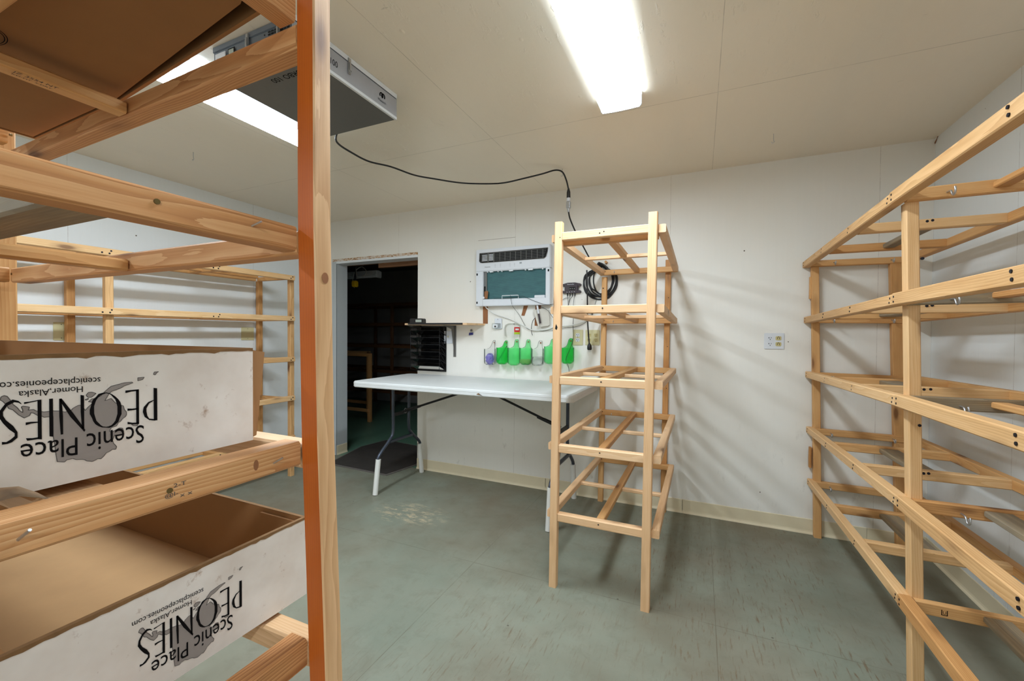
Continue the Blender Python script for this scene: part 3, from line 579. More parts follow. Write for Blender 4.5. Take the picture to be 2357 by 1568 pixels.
for r_ in (.052, .046, .030, .024):
    k = 40; P_ = [(-1.115+r_*.8*math.cos(a), .290+r_*.50*math.sin(a)) for a in [2*math.pi*i/k for i in range(k)]]; P2 = [(-1.115+(r_-.0020)*.8*math.cos(a), .290+(r_-.0020)*.50*math.sin(a)) for a in [2*math.pi*i/k for i in range(k)]]
    m.add([(x, y, z0+.0005) for x, y in P_]+[(x, y, z0+.0005) for x, y in P2], [(i, (i+1) % k, k+(i+1) % k, k+i) for i in range(k)])
m.build('maker_stamp', 'ink', t)

# ================================================================ LONG RACKS ON THE SIDE WALLS
def lerp(a, b, t): return a+(b-a)*t
t = thing('wooden_rack', 'long five-level golden pine rack along the right wall', 'wooden rack', (0, 0, 0)); RR = t
lev = [(.600, 1.761, 1.785, 1.104), (.612, 1.405, 1.432, 1.112), (.625, 1.055, 1.080, 1.122), (.635, .699, .726, 1.136), (.645, .363, .383, 1.146)]
zof = lambda lv, y: lerp(lv[1], lv[2], min(1.15, (3.25-y)/1.37))
for (xa, xb, ya, z1, w_, h_) in [(.660, .700, 3.228, 1.72, .040, .038), (1.064, 1.118, 3.226, 1.74, .058, .040)]:
    dx = .040 if xa < 1 else .060
    member(t, 'post', [(xb, ya, 0), (xb-dx, ya, z1)], w_, h_, 'pine_gold')
for za, zb in ((1.52, 1.66), (.44, .57)): member(t, 'cleat', [(.640+.022*(1-za/1.7), 3.236, za), (.640+.022*(1-za/1.7), 3.236, zb)], .014, .030, 'pine_gold')
pm = member(t, 'post', [(.704, 1.899, 0), (.659, 1.899, 1.745)], .036, .042, 'pine_mid')
member(t, 'post', [(1.165, 1.899, 0), (1.126, 1.899, 1.745)], .036, .042, 'pine_gold')
member(t, 'post', [(.704, .66, 0), (.659, .66, 1.745)], .036, .042, 'pine_mid'); member(t, 'post', [(1.165, .66, 0), (1.126, .66, 1.745)], .036, .042, 'pine_gold')
for p_ in pm, : screws(p_, [(.668+.02, 1.878, 1.55), (.69, 1.878, .98)], (0, -1, 0), .005)
for i, lv in enumerate(lev):
    x0, za, zb, x1 = lv; hh = .040
    fr1 = member(t, 'front_rail', [(x0+.019, 3.252, za-.02), (x0+.019, 1.885, zb-.02)], .038, hh, 'pine_mid')
    z2 = zof(lv, .6); fr2 = member(t, 'front_rail', [(x0+.017, 1.883, zb-.019), (x0+.019, .62, z2-.019)], .038, .043, 'pine_mid' if i != 4 else 'pine_gold')
    br = member(t, 'back_rail', [(x1+.019, 3.252, za-.02), (x1+.019, 1.885, zb-.02)], .038, hh, 'pine_gold')
    member(t, 'back_rail', [(x1+.019, 1.883, zb-.02), (x1+.019, .62, z2-.02)], .038, hh, 'pine_gold')
    for j, y in enumerate((3.219, 2.789, 2.339, 1.872)):
        z = zof(lv, y-.0)-.02; mat = ('pine_gold', 'pine_gold', 'pine_gold', 'pine_gold' if i not in (1, 2) else 'pine_grey')[j]
        xs, ys = x0+.038, y
        if j == 0: c = member(t, 'end_rail', [(xs, y, z-.001), (x1, y, z-.006)], .038, .038, 'pine_gold')
        elif j == 3: c = member(t, 'end_rail', [(xs, y-.0, z), (x1, y, z+.004)], .026, .042, mat)
        else: c = member(t, 'cross_rail', [(xs, y, z), (x1, y, z)], .038, .040, 'pine_mid' if j == 2 else 'pine_gold')
        if j == 0: hook(c, (.752, 3.200, z-.002), (0, -1, 0), 1.4); hook(c, (1.03+.008*i, 3.200, z-.004), (0, -1, 0), 1.4)
        if j == 3 and i < 4: hook(c, ((.739, .755, .783, .793)[i], 1.859, z-.004), (0, -1, 0), 1.5)
        if j == 2: screws(c, [((.862, .867, .864, .869, .893)[i], 2.320, z+.010), ((.879, .884, .885, .885, .908)[i], 2.320, z+.012)], (0, -1, 0), .0055)
        xj = x0 if j < 3 else x0-.002
        screws(fr1 if j < 3 else fr2, [(xj, (y, y, y, 1.868)[j], z+.009), (xj, (y, y, y, 1.862)[j]+.006, z-.008)], (-1, 0, 0), .0038)
        if j == 3: screws(fr1, [(x0, 1.905, z+.006), (x0, 1.910, z-.009)], (-1, 0, 0), .0036)
    for k in range(2):
        yy = 1.262-k*.43; z = zof(lv, yy)-.02
        member(t, 'cross_rail', [(x0+.038, yy, z), (x1, yy, z)], .038, .040, 'pine_gold'); screws(fr2, [(x0-.0028, yy+.003, z+.010), (x0-.0028, yy, z-.008)], (-1, 0, 0), .0045)
    z = zof(lv, 2.5)
    member(t, 'center_slat', [(.882+.006*i, 2.769, z-.024), (.882+.006*i, 2.359, z-.020)], .080 if i else .05, .022, 'pine_grey')
    member(t, 'center_slat', [(.870+.004*i, 1.858, zof(lv, 1.6)-.018), (.870+.004*i, 1.281, zof(lv, 1.3)-.018)], .070 if i > 2 else .042, .020, 'pine_gold' if i < 3 else 'pine_grey')
lowr = [c for c in t.children if c.name.startswith('end_rail')][-1]
zz = zof(lev[4], 1.87)-.02
on(lowr, 'grade_stamp', text(None, 'U', (.753, 1.8583, zz-.006), (1, 0, 0), (0, 0, 1), .008, .011, mb=MB()).box(.749, .751, 1.8578, 1.8585, zz-.009, zz+.008).box(.763, .765, 1.8578, 1.8585, zz-.009, zz+.008).box(.749, .765, 1.8578, 1.8585, zz-.010, zz-.008), 'ink')

t = thing('wooden_rack', 'long golden pine rack along the left wall, seen through the near rack', 'wooden rack', (0, 0, 0)); LR = t
XO, XI = -3.27, -3.695
levL = [1.782, 1.424, 1.066, .722, .372]
ys = [2.60, 1.335, .07]
for y in ys:
    for x in (XO-.058, XI+.019): member(t, 'post', [(x, y+(.015 if x > -3.5 else -.035), 0), (x, y+(.015 if x > -3.5 else -.035), 1.772 if x > -3.5 else 1.745)], .040, .040, 'pine_gold' if x < -3.5 else 'pine_mid')
for i, z in enumerate(levL):
    zc = z-.02
    fr = member(t, 'front_rail', [(XO-.019, 2.612, zc), (XO-.019, -.02, zc)], .038, .042, 'pine_mid')
    member(t, 'back_rail', [(XI+.055, 2.50, zc-.006), (XI+.055, -.02, zc-.006)], .034, .036, 'pine_gold')
    member(t, 'center_slat', [(-3.50, 2.42, zc-.002), (-3.50, 1.40, zc-.002)], .038, .030, 'pine_gold')
    member(t, 'center_slat', [(-3.50, 1.26, zc-.002), (-3.50, .14, zc-.002)], .038, .030, 'pine_gold')
    for y in (2.545, 2.0, 1.31, .72, .05):
        member(t, 'cross_rail', [(XO-.038, y, zc-.004), (XI+.072, y-.02, zc-.006)], .036, .034, 'pine_gold')
    for y in (2.58, 1.965, 1.335):
        screws(fr, [(XO, y+.008, zc+.008), (XO, y, zc-.008), (XO, y-.035, zc-.007)] if y < 2.5 else [(XO, y+.01, zc+.008), (XO, y-.008, zc-.007)], (1, 0, 0), .005)

# ================================================================ FOLDING TABLE
t = thing('folding_table', 'white plastic folding table raised on white pipe sleeves, against the back wall', 'table', (0, 0, 0))
x0, x1, y0, y1, zt = -2.512, -.709, 2.505, 3.245, .902
def rrect(x0, x1, y0, y1, r, n=6):
    out = []
    for cx, cy, a0 in ((x1-r, y1-r, 0), (x0+r, y1-r, 90), (x0+r, y0+r, 180), (x1-r, y0+r, 270)):
        for k in range(n+1):
            a = math.radians(a0+90*k/n); out.append((cx+r*math.cos(a), cy+r*math.sin(a)))
    return out
m = MB(); lay = [(0, .006, zt-.046), (0, 0, zt-.040), (0, 0, zt-.020), (0, -.001, zt-.016), (0, 0, zt-.012), (0, .001, zt-.005), (0, .006, zt)]
rings = []
for _, ins, z in lay: rings.append([(a, b, z) for a, b in rrect(x0+ins, x1-ins, y0+ins, y1-ins, .055-ins)])
k = len(rings[0]); m.add([p for r in rings for p in r], [(i*k+j, i*k+(j+1) % k, (i+1)*k+(j+1) % k, (i+1)*k+j) for i in range(len(rings)-1) for j in range(k)]+[list(range(k))[::-1], list(range((len(rings)-1)*k, len(rings)*k))])
m.build('tabletop', 'table', t)
for sx, xc in ((1, -2.33), (-1, -.885)):
    for s, ya, yb, yc in ((-1, 2.790, 2.605, 2.580), (1, 3.0, 3.165, 3.19)):
        path = smooth_curve([(xc, ya, .856), (xc, ya, .66), (xc, ya, .46), (xc, lerp(ya, yb, .25), .395), (xc, yb-(yb-ya)*.10, .30), (xc, yb, .24)], 5)
        lg = MB().tube(path, .0125, 12).build('leg', 'steel_dark', t)
        d = Vector((0, yc-yb, -.26)).normalized(); a = Vector((xc, yb-(yb-ya)*.06, .275))
        m = MB().tube([a, Vector((xc, yc, .002))], .0205, 16); m.build('pipe_sleeve', 'pvc', t)
    MB().box(xc-.004, xc+.004, 2.79, 3.0, .585, .615).build('crossbar', 'blackmetal', t)
    MB().tube([(xc, 2.745, .382), (xc, 3.045, .382)], .014, 10).build('crossbar', 'steel_dark', t)
    xe = -1.60 if sx > 0 else -1.55
    br = MB().tube([(xc+sx*.02, 2.895, .613), (xe, 2.895, .856)], .009, 8).build('brace', 'blackmetal', t)
    MB().tube([(xc+sx*.05, 2.895, .624), (xc+sx*.14, 2.895, .655), (xc+sx*.20, 2.895, .673)], [.015, .014, .010], 8).build('brace_link', 'blackmetal', t)
    m = MB(); m.tube([(xc+sx*.045+.012*math.cos(a), 2.895-.0, .623+.020*math.sin(a)) for a in [k*math.pi/6 for k in range(13)]], .0022, 6); m.build('locking_ring', 'steel', t)
m = MB().poly([(-1.380, 2.503, .872), (-1.350, 2.503, .868), (-1.322, 2.503, .858), (-1.345, 2.503, .866), (-1.365, 2.503, .880)], (0, -1, 0), .0025); m.build('chip', 'kraft_edge', t)

# ================================================================ AIR CLEANER UNDER THE CEILING
t = thing('ceiling_air_cleaner', 'flat grey metal air cleaner box hung under the ceiling beside the left light', 'air cleaner', (-1.590, 1.361, 2.32))
o_ = Vector((-1.596, 1.361, 2.32)); hx, hy = .234, .284
L_ = lambda m: [setattr(m, 'v', m.v)]
MB().box(-hx+.004, hx-.004, -hy+.004, hy-.004, .002, .100).build('casing', 'fan_side', t)
MB().rbox(-hx, hx, -hy, hy, .096, .119, .002).build('lid', 'fan_side', t)
MB().box(-hx+.002, hx-.006, -hy+.002, hy-.002, -.001, .002).build('underside', 'fan_dark', t)
m = MB().box(hx-.006, hx, -hy, hy, .006, .094, 0); m.build('front_panel', 'white_box_metal', t)
m = MB().box(hx-.010, hx+.001, -hy, hy, -.002, .010); m.box(hx-.010, hx+.001, -hy, hy, .098, .119); m.build('front_trim', 'white_metal', t)
for yy in (-.02, -.60+.36+.02):
    m = MB().rbox(hx, hx+.006, yy-.008, yy+.008, .045, .112, .002); m.rbox(hx+.005, hx+.010, yy-.005, yy+.005, .058, .095, .002); m.tube([(hx+.007, yy-.006, .060), (hx+.012, yy, .048), (hx+.007, yy+.006, .060)], .002, 6); m.build('latch', 'steel', t)
for xx in (-.015, .16):
    m = MB().rbox(xx-.008, xx+.008, -hy-.006, -hy, .045, .112, .002); m.rbox(xx-.005, xx+.005, -hy-.010, -hy-.005, .058, .095, .002); m.build('latch', 'steel', t)
text(t, 'BIO TURBO 100', (hx+.0002, -.275, .036), (0, 1, 0), (0, 0, 1), .195, .024, 'ink')
m = MB()   # maker's emblem: a looped arch over the name
for s in (-1, 1):
    m.tube([(hx+.0008, .182+s*.006+.010*math.cos(a)*s, .060+.011*math.sin(a)) for a in [k*math.pi/8-.6 for k in range(13)]], .0026, 6)
m.build('emblem', 'ink', t)
text(t, 'Miatech', (hx+.0002, .155, .030), (0, 1, 0), (0, 0, 1), .052, .011, 'ink')
text(t, 'BIO TURBO 100', (.228, -.180, -.001), (-1, 0, 0), (0, 1, 0), .262, .026, 'ink')
MB().box(-.215, -.152, -hy-.0012, -hy+.002, .034, .084).build('label', 'white_pl', t)
text(t, 'Miatech', (-.196, -hy-.0013, .055), (1, 0, 0), (0, 0, 1), .036, .009, 'red'); MB().poly([(-.207, -hy-.0014, .052), (-.202, -hy-.0014, .066), (-.198, -hy-.0014, .052), (-.202, -hy-.0014, .057)], (0, -1, 0), .0004).build('label_mark', 'red', t)
MB().box(-.135, -.095, -hy-.001, -hy+.001, .056, .086).build('display', 'hole', t); MB().box(-.130, -.100, -hy-.0016, -hy, .061, .081).build('display_glass', 'lcd', t)
m = MB()
for i in range(7):
    for j in range(7): m.box(.10+i*.017, .112+i*.017, -hy-.0006, -hy+.001, .024+j*.010, .029+j*.010)
m.build('vent', 'hole', t)
screws(t, [(.075, -hy+.004, .085)], (0, -1, 0), .003)
MB().tube([(-.17, .115, -.001), (-.17, .118, -.006), (-.172, .124, -.003)], .003, 6).build('clip', 'black', t)

# ================================================================ POWER CORD FROM THE AIR CLEANER TO THE WALL
pts = [(-1.70, 1.645, 2.385), (-1.80, 1.70, 2.37), (-1.888, 1.78, 2.36), (-1.918, 1.93, 2.362), (-1.91, 2.058, 2.36), (-1.84, 2.177, 2.36), (-1.79, 2.352, 2.36), (-1.70, 2.461, 2.358), (-1.575, 2.604, 2.36), (-1.42, 2.69, 2.36), (-1.289, 2.725, 2.36), (-1.118, 2.705, 2.362), (-1.0, 2.735, 2.385), (-.93, 2.79, 2.418), (-.893, 2.84, 2.418), (-.873, 2.87, 2.37), (-.862, 2.89, 2.31)]
t = thing('power_cord', 'black power cord sagging below the ceiling from the grey air cleaner to a plug', 'cord', pts[0])
MB().tube(smooth_curve(pts, 6), .0055, 8).build('cable', 'black', t, (0, 0, 0)).location = -Vector(pts[0])
m = MB().tube([(-.862, 2.89, 2.315), (-.863, 2.895, 2.29), (-.864, 2.90, 2.252)], [.006, .013, .014], 10); m.build('plug', 'black', t).location = -Vector(pts[0])
p2 = (-.864, 2.905, 2.25)
t = thing('extension_cord', 'black extension cord running down from the ceiling plug to the coil', 'cord', p2)
m = MB().tube([(-.864, 2.90, 2.252), (-.864, 2.901, 2.228)], .0135, 12); m.build('collar', 'white_pl', t).location = -Vector(p2)
m = MB().rbox(-.879, -.849, 2.886, 2.916, 2.175, 2.228, .005); m.tube([(-.864, 2.901, 2.176), (-.864, 2.902, 2.152)], [.012, .007], 8); m.build('connector', 'steel', t).location = -Vector(p2)
dn = smooth_curve([(-.864, 2.902, 2.155), (-.858, 2.92, 2.11), (-.842, 2.97, 2.05), (-.83, 3.05, 2.0), (-.806, 3.14, 1.93), (-.775, 3.20, 1.86), (-.735, 3.23, 1.815)], 6)
MB().tube(dn, .0055, 8).build('cable', 'black', t).location = -Vector(p2)

# coil of cord hanging on the wall
t = thing('cord_coil', 'coiled black cord hanging on the back wall behind the middle rack, end dangling', 'cord', (-.70, 3.24, 1.81))
O3 = Vector((-.70, 3.24, 1.81)); rc = random.Random(5); pth = []
for i in range(7):
    rx = rc.uniform(.075, .13) if i not in (2, 5) else .128; rz = rc.uniform(.095, .128) if i not in (2, 5) else .130; cx = rc.uniform(-.02, .02)+(-.015 if i == 2 else 0); yo = -.0225-.0010*i
    for k in range(16):
        a = math.pi/2+2*math.pi*k/16+i*.05
        sq = .35 if math.sin(a) > .5 else 1.0
        pth.append(Vector((cx+rx*math.cos(a)*(1 if math.sin(a) < .6 else .6), -.012-yo, -rz*1.0+rz*math.sin(a)-.0+.012*rc.random())))
MB().tube(smooth_curve(pth, 4), .0052, 7).build('loops', 'black', t)
m = MB()
for i in range(6):
    a0 = -.055+.004*i; m.tube(smooth_curve([(a0, -.012-.006*i, -.045), (a0+.02, -.014-.006*i, .000+.003*i), (.0, -.016-.005*i, .012+.003*(i % 3)), (.035, -.014-.006*i, -.005), (.068, -.012-.005*i, -.050)], 4), .0055, 6)
m.build('wrap', 'black', t)
m = MB().tube(smooth_curve([(-.105, -.03, -.03), (-.098, -.035, -.16), (-.098, -.03, -.28), (-.096, -.025, -.42), (-.088, -.02, -.54), (-.082, -.02, -.60)], 5), .0055, 8); m.build('tail', 'black', t)
m = MB().tube([(-.082, -.02, -.595), (-.081, -.02, -.615), (-.080, -.02, -.64), (-.080, -.02, -.648)], [.007, .017, .019, .014], 10); m.build('plug', 'black', t)
m = MB().box(-.090, -.087, -.022, -.018, -.665, -.646); m.box(-.074, -.071, -.022, -.018, -.665, -.646); m.cyl((-.080, -.026, -.665), (-.080, -.026, -.646), .002, 8); m.build('prongs', 'steel', t)
tag(MB().cyl((-.735, 3.262, 1.818), (-.735, 3.235, 1.822), .006, 10).cyl((-.663, 3.262, 1.835), (-.663, 3.225, 1.838), .010, 10).build('wall_peg', 'pine_gold'), 'wooden pegs on the back wall carrying the coiled black cord', 'peg')
def ceil_hook(x, y, label):
    o = MB().tube(smooth_curve([(x, y, H), (x, y, H-.035), (x+.004, y, H-.046), (x-.006, y, H-.052), (x-.010, y, H-.044)], 4), .0016, 6).build('ceiling_hook', 'steel'); tag(o, label, 'hook', 'small metal hooks in the ceiling')
ceil_hook(.371, 2.823, 'small metal hook screwed in the ceiling above the bare right part of the back wall')
ceil_hook(-2.992, 1.647, 'small metal hook screwed in the ceiling near the left wall')
ceil_hook(-.893, 2.84, 'small metal hook in the ceiling holding up the black power cord')

# ================================================================ WINDOW-TYPE AIR CONDITIONER IN THE WALL
F = 3.196
t = thing('air_conditioner', 'white air conditioner in the back wall with its front cover missing and teal filter bare', 'air conditioner', (0, 0, 0))
ax0, ax1, az0, az1 = -1.775, -1.100, 1.520, 2.006
m = MB(); m.rbox(ax0, ax1, F, YB-.002, 1.815, az1, .006); m.build('top_panel', 'white_pl', t)
m = MB(); m.rbox(ax0, -1.705, F+.002, YB-.002, az0, 1.817, .004); m.rbox(-1.138, ax1, F+.002, YB-.002, az0, 1.817, .004); m.rbox(-1.71, -1.13, F+.002, YB-.002, az0, 1.578, .004); m.build('frame', 'white_pl', t)
MB().box(-1.702, -1.136, F+.028, YB-.003, 1.577, 1.816).build('filter', 'coil', t)
MB().box(-1.702, -1.678, F+.020, F+.028, 1.577, 1.816).build('side_strip', 'fan_dark', t); MB().box(-1.702, -1.690, F+.016, F+.020, 1.60, 1.69).build('side_slot', 'hole', t)
MB().poly([(-1.693, F+.004, 1.585), (-1.664, F+.004, 1.583), (-1.660, F+.010, 1.640), (-1.668, F+.012, 1.652), (-1.694, F+.008, 1.645)], (0, 1, 0), .003).build('cardboard_wedge', 'card_strip', t)
MB().cyl((-1.700, F+.0, 1.592), (-1.700, F+.03, 1.592), .010, 12).build('knob', 'white_pl', t)
vent = [(-1.738, 1.972), (-1.118, 1.975), (-1.122, 1.945), (-1.135, 1.905), (-1.150, 1.893), (-1.710, 1.890), (-1.728, 1.893), (-1.740, 1.905)]
MB().poly([(x, F-.0015, z) for x, z in vent], (0, 1, 0), .004).build('vent_recess', 'hole', t)
m = MB()
k = len(vent)
for (a, b) in zip(vent, vent[1:]+vent[:1]): m.tube([(a[0], F-.002, a[1]), (b[0], F-.002, b[1])], .0028, 6)
m.build('vent_rim', 'fan_dark', t)
m = MB()
for i in range(6): z = 1.902+i*.0125; m.box(-1.728+.002*(i < 2), -1.130-.004*(5-i), F-.004, F+.001, z, z+.0022)
for x in (-1.655, -1.60): m.box(x-.003, x+.003, F-.005, F, 1.895, 1.968)
for i in range(9): x = -1.545+i*.048; m.box(x-.0015, x+.0015, F-.004, F, 1.897, 1.968)
m.build('louvres', 'fan_dark', t)
m = MB(); 
for i in range(5): m.box(-1.712, -1.662, F-.0045, F-.003, 1.905+i*.0115, 1.910+i*.0115); m.box(-1.648, -1.607, F-.0045, F-.003, 1.907+i*.0115, 1.912+i*.0115)
m.build('vane', 'white_metal', t)
text(t, 'Hisense', (-1.688, F-.0004, 1.848), (1, 0, 0), (0, 0, 1), .052, .010, 'greyink')
m = MB()
for (a, b) in ((-1.595, .012), (-1.545, .010), (-1.455, .008), (-1.415, .010)):
    MB().box(a, a+b, F-.0006, F, 1.868, 1.870).box(a+.001, a+b-.001, F-.0006, F, 1.857, 1.860).box(a+.001, a+b-.001, F-.0006, F, 1.846, 1.848).build('control_mark', 'matte_grey', t)
MB().box(-1.365, -1.345, F-.0006, F, 1.862, 1.876).build('control_mark', 'matte_grey', t)
m = MB()
for x, w_ in ((-1.665, .008), (-1.628, .030), (-1.565, .006), (-1.53, .008), (-1.445, .034), (-1.315, .008), (-1.270, .040), (-1.165, .008)): MB().box(x-w_/2, x+w_/2, F+.004, F+.02, 1.806, 1.817).build('clip', 'white_metal', t)
m = MB().tube([(-1.520, F-.004, 1.578), (-1.520, F-.006, 1.603), (-1.372, F-.006, 1.603), (-1.372, F-.004, 1.578)], .0035, 8); m.build('filter_handle', 'white_metal', t)
MB().rbox(-1.235, -1.145, F+.006, F+.03, 1.576, 1.600, .003).build('corner_clip', 'white_pl', t)
m = MB()
for x, z in ((-1.763, 1.793), (-1.763, 1.550), (-1.114, 1.795)): MB().box(x-.006, x+.006, F+.0005, F+.004, z-.009, z+.009).build('catch_hole', 'hole', t)

# ================================================================ THINGS ON THE BACK WALL
W = YB
def outlet(name, label, x0, x1, z0, z1, plate, kinds, cat='outlet'):
    t = thing(name, label, cat, ((x0+x1)/2, W, (z0+z1)/2)); hw, hh = (x1-x0)/2, (z1-z0)/2
    MB().rbox(-hw, hw, -.007, 0, -hh, hh, .0025).build('cover_plate', plate, t)
    for (cx, style, rm) in kinds:
        for cz in (-.0195, .0195):
            m = MB(); pr = []
            for k in range(24):
                a = 2*math.pi*k/24; pr.append((cx+max(-.0165, min(.0165, .0195*math.cos(a))) , -.0088, cz+max(-.0135, min(.0135, .0165*math.sin(a)))))
            if style == 'square': pr = [(cx-.0165, -.0088, cz-.0185), (cx+.0165, -.0088, cz-.0185), (cx+.0165, -.0088, cz+.0185), (cx-.0165, -.0088, cz+.0185)]
            r_ = m.poly(pr, (0, 1, 0), .003).build('receptacle', rm, t)
            f = -1 if style == 'flip' else 1
            m = MB(); m.box(cx-.0075, cx-.0050, -.0094, -.0085, cz-.001*f-.004+.003*f, cz+.007+.0*f); m.box(cx+.0045, cx+.0070, -.0094, -.0085, cz-.004+.003*f, cz+.007)
            if style in ('square', 'tee'): m.box(cx-.0115, cx-.0050, -.0094, -.0085, cz+.0015, cz+.0040)
            m.cyl((cx, -.0094, cz-.0085*f), (cx, -.0085, cz-.0085*f), .0028, 8); q = m.build('slots', 'hole', None); q.parent = r_
    if 'square' not in [k[1] for k in kinds]: screws(t, [(kinds[0][0], -.0078, 0)], (0, -1, 0), .0025)
    return t
outlet('wall_outlet', 'single ivory outlet plate left of the double one, beside the green bottles', -.925, -.843, 1.197, 1.320, 'ivory', [(0, 'tee', 'white_pl')])
outlet('wall_outlet', 'double ivory outlet plate behind the middle rack with the plug dangling before it', -.823, -.709, 1.199, 1.318, 'ivory', [(-.027, 'n', 'ivory_d'), (.027, 'n', 'ivory_d')])
outlet('wall_outlet', 'white double outlet plate alone on the back wall between the two right racks', .393, .508, 1.194, 1.300, 'white_pl', [(-.023, 'square', 'white_pl'), (.024, 'flip', 'ivory_d')])
def blank_plate(x, y, z, w, h, label, mat='ivory'):
    o = MB().rbox(x, x+.006, y-w/2, y+w/2, z-h/2, z+h/2, .002).build('blank_plate', mat); o2 = tag(o, label, 'wall plate', 'blank ivory plates on the left wall')
    on(o, 'screw', MB().cyl((x+.005, y, z+h*.38), (x+.007, y, z+h*.38), .0025, 8).cyl((x+.005, y, z-h*.38), (x+.007, y, z-h*.38), .0025, 8), 'screw')
blank_plate(XL, 1.273, 1.280, .072, .115, 'blank ivory plate on the left wall near the wall seam')
blank_plate(XL, 2.483, 1.268, .115, .115, 'blank ivory plate on the left wall beside the far rack post')
# light switch behind the wire organizer
t = thing('light_switch', 'white light switch plate between the black organizer and the shelf bracket', 'switch', (-2.098, W, 1.249))
MB().rbox(-.040, .052, -.006, 0, -.057, .057, .002).build('cover_plate', 'white_pl', t)
MB().rbox(.002, .010, -.016, -.005, -.003, .014, .002).build('toggle', 'ivory', t)
# wall shelf on steel brackets
t = thing('wall_shelf', 'small wooden wall shelf on steel brackets, its front edge taped black', 'shelf', (-2.06, W, 1.372))
MB().poly([(.345, 0, 0), (.335, -.008, 0), (.285, -.215, 0), (-.315, -.222, 0), (-.375, -.19, 0), (-.375, -.002, 0)], (0, 0, -1), .016).build('board', 'pine', t)
MB().box(-.315, .245, -.2235, -.216, -.014, .001).build('edge_tape', 'black', t)
for bx in (.037, -.345):
    m = MB(); m.box(bx-.013, bx+.013, -.006, 0, -.30, -.016); m.box(bx-.013, bx+.013, -.19, 0, -.020, -.016)
    m.add([(bx-.002, -.005, -.295), (bx+.002, -.005, -.295), (bx-.002, -.06, -.05), (bx+.002, -.06, -.05), (bx-.002, -.19, -.02), (bx+.002, -.19, -.02), (bx-.002, -.004, -.02), (bx+.002, -.004, -.02)], [(0, 2, 4, 6), (1, 3, 5, 7), (0, 1, 3, 2), (2, 3, 5, 4), (4, 5, 7, 6)])
    m.build('bracket', 'fan_dark', t)
# clock on the shelf
t = thing('digital_clock', 'small black digital clock on the left end of the wall shelf', 'clock', (-2.306, 3.07, 1.3735))
m = MB().poly([(-.072, 0, 0), (-.072, 0, .034), (-.060, 0, .041), (.060, 0, .041), (.070, 0, .034), (.072, 0, 0)], (0, 1, 0), .045); m.build('case', 'black', t)
MB().box(-.008, .055, -.0015, 0, .008, .030).build('display', 'lcd', t)
# wire organizer
t = thing('wall_organizer', 'black steel mesh file organizer hanging on the wall at the doorway edge', 'organizer', (-2.27, W, .935))
ox0, ox1, D_, hh = -.160, .156, -.113, .410
m = MB()
for x in (ox0, ox1): m.tube([(x, -.006, 0), (x, -.006, hh)], .0035, 6)
for z in (0, hh): m.tube([(ox0, -.006, z), (ox1, -.006, z)], .0035, 6)
m.build('back_frame', 'blackmetal', t)
m = MB()
for x in (ox0, ox1): m.tube([(x, -.006, hh), (x, D_, hh-.010), (x, D_, .020), (x, -.006, .0)], .0022, 6)
m.tube([(ox0, D_, hh-.010), (ox1, D_, hh-.010)], .0022, 6); m.build('front_frame', 'blackmetal', t)
MB().box(ox0, ox1, -.004, -.003, 0, hh).build('back_mesh', 'mesh', t)
for i in range(6):
    zb = .008+i*.0645; zf = zb+.045; m = MB()
    m.tube([(ox0, -.008, zb), (ox0, D_, zf), (ox1, D_, zf), (ox1, -.008, zb), (ox0, -.008, zb)], .0020, 6)
    if i < 5:
        for x in (ox0, ox1): m.tube([(x, D_, zf+.062), (x, -.008, zb)], .0016, 6)
    tr = m.build('tray', 'blackmetal', t)
    q = MB().add([(ox0, -.008, zb), (ox1, -.008, zb), (ox1, D_, zf), (ox0, D_, zf)], [(0, 1, 2, 3)]).build('tray_mesh', 'mesh'); q.parent = tr
    q = MB().box(ox0+.006, ox0+.070, D_-.003, D_, zf-.004, zf+.016).build('label_holder', 'black'); q.parent = tr
m = MB().box(ox1-.030, ox1-.012, -.009, -.003, hh-.040, hh-.008); m.build('hanging_tab', 'black', t); screws(t, [(ox1-.021, -.009, hh-.024)], (0, -1, 0), .003)
# binder clip on a screw
t = thing('binder_clip', 'small blue binder clip hanging from a screw right of the shelf bracket', 'clip', (-1.853, W, 1.285))
MB().cyl((0, 0, .027), (0, -.008, .027), .009, 14).build('screw_head', 'fan_dark', t); MB().poly([(-.020, -.004, -.017), (.020, -.004, -.012), (.020, -.004, .008), (-.016, -.004, .006)], (0, -1, 0), .010).build('clip_body', 'purple', t); MB().tube([(-.010, -.008, .006), (-.006, -.008, .020), (.004, -.008, .028), (.010, -.008, .018), (.012, -.008, .006)], .001, 5).build('clip_wire', 'steel', t)
D.objects['clip_body'].data.materials[0] = simple('navy_blue', srgb(34, 36, 110), .35)
# cardboard strips wedged under the air conditioner
def strip(pts, label):
    o = MB().poly([(x, W-.004, z) for x, z in pts], (0, 1, 0), .003).build('cardboard_strip', 'card_strip'); tag(o, label, 'cardboard strip', 'brown cardboard strips under the air conditioner')
strip([(-1.735, 1.372), (-1.690, 1.370), (-1.690, 1.522), (-1.738, 1.520)], 'longest brown cardboard strip, by the right end of the wall shelf')
strip([(-1.372, 1.438), (-1.345, 1.436), (-1.312, 1.522), (-1.350, 1.521)], 'short slanted brown cardboard strip under the middle of the air conditioner')
strip([(-1.252, 1.352), (-1.215, 1.352), (-1.198, 1.522), (-1.246, 1.521)], 'brown cardboard strip behind the hanging cream pouch')
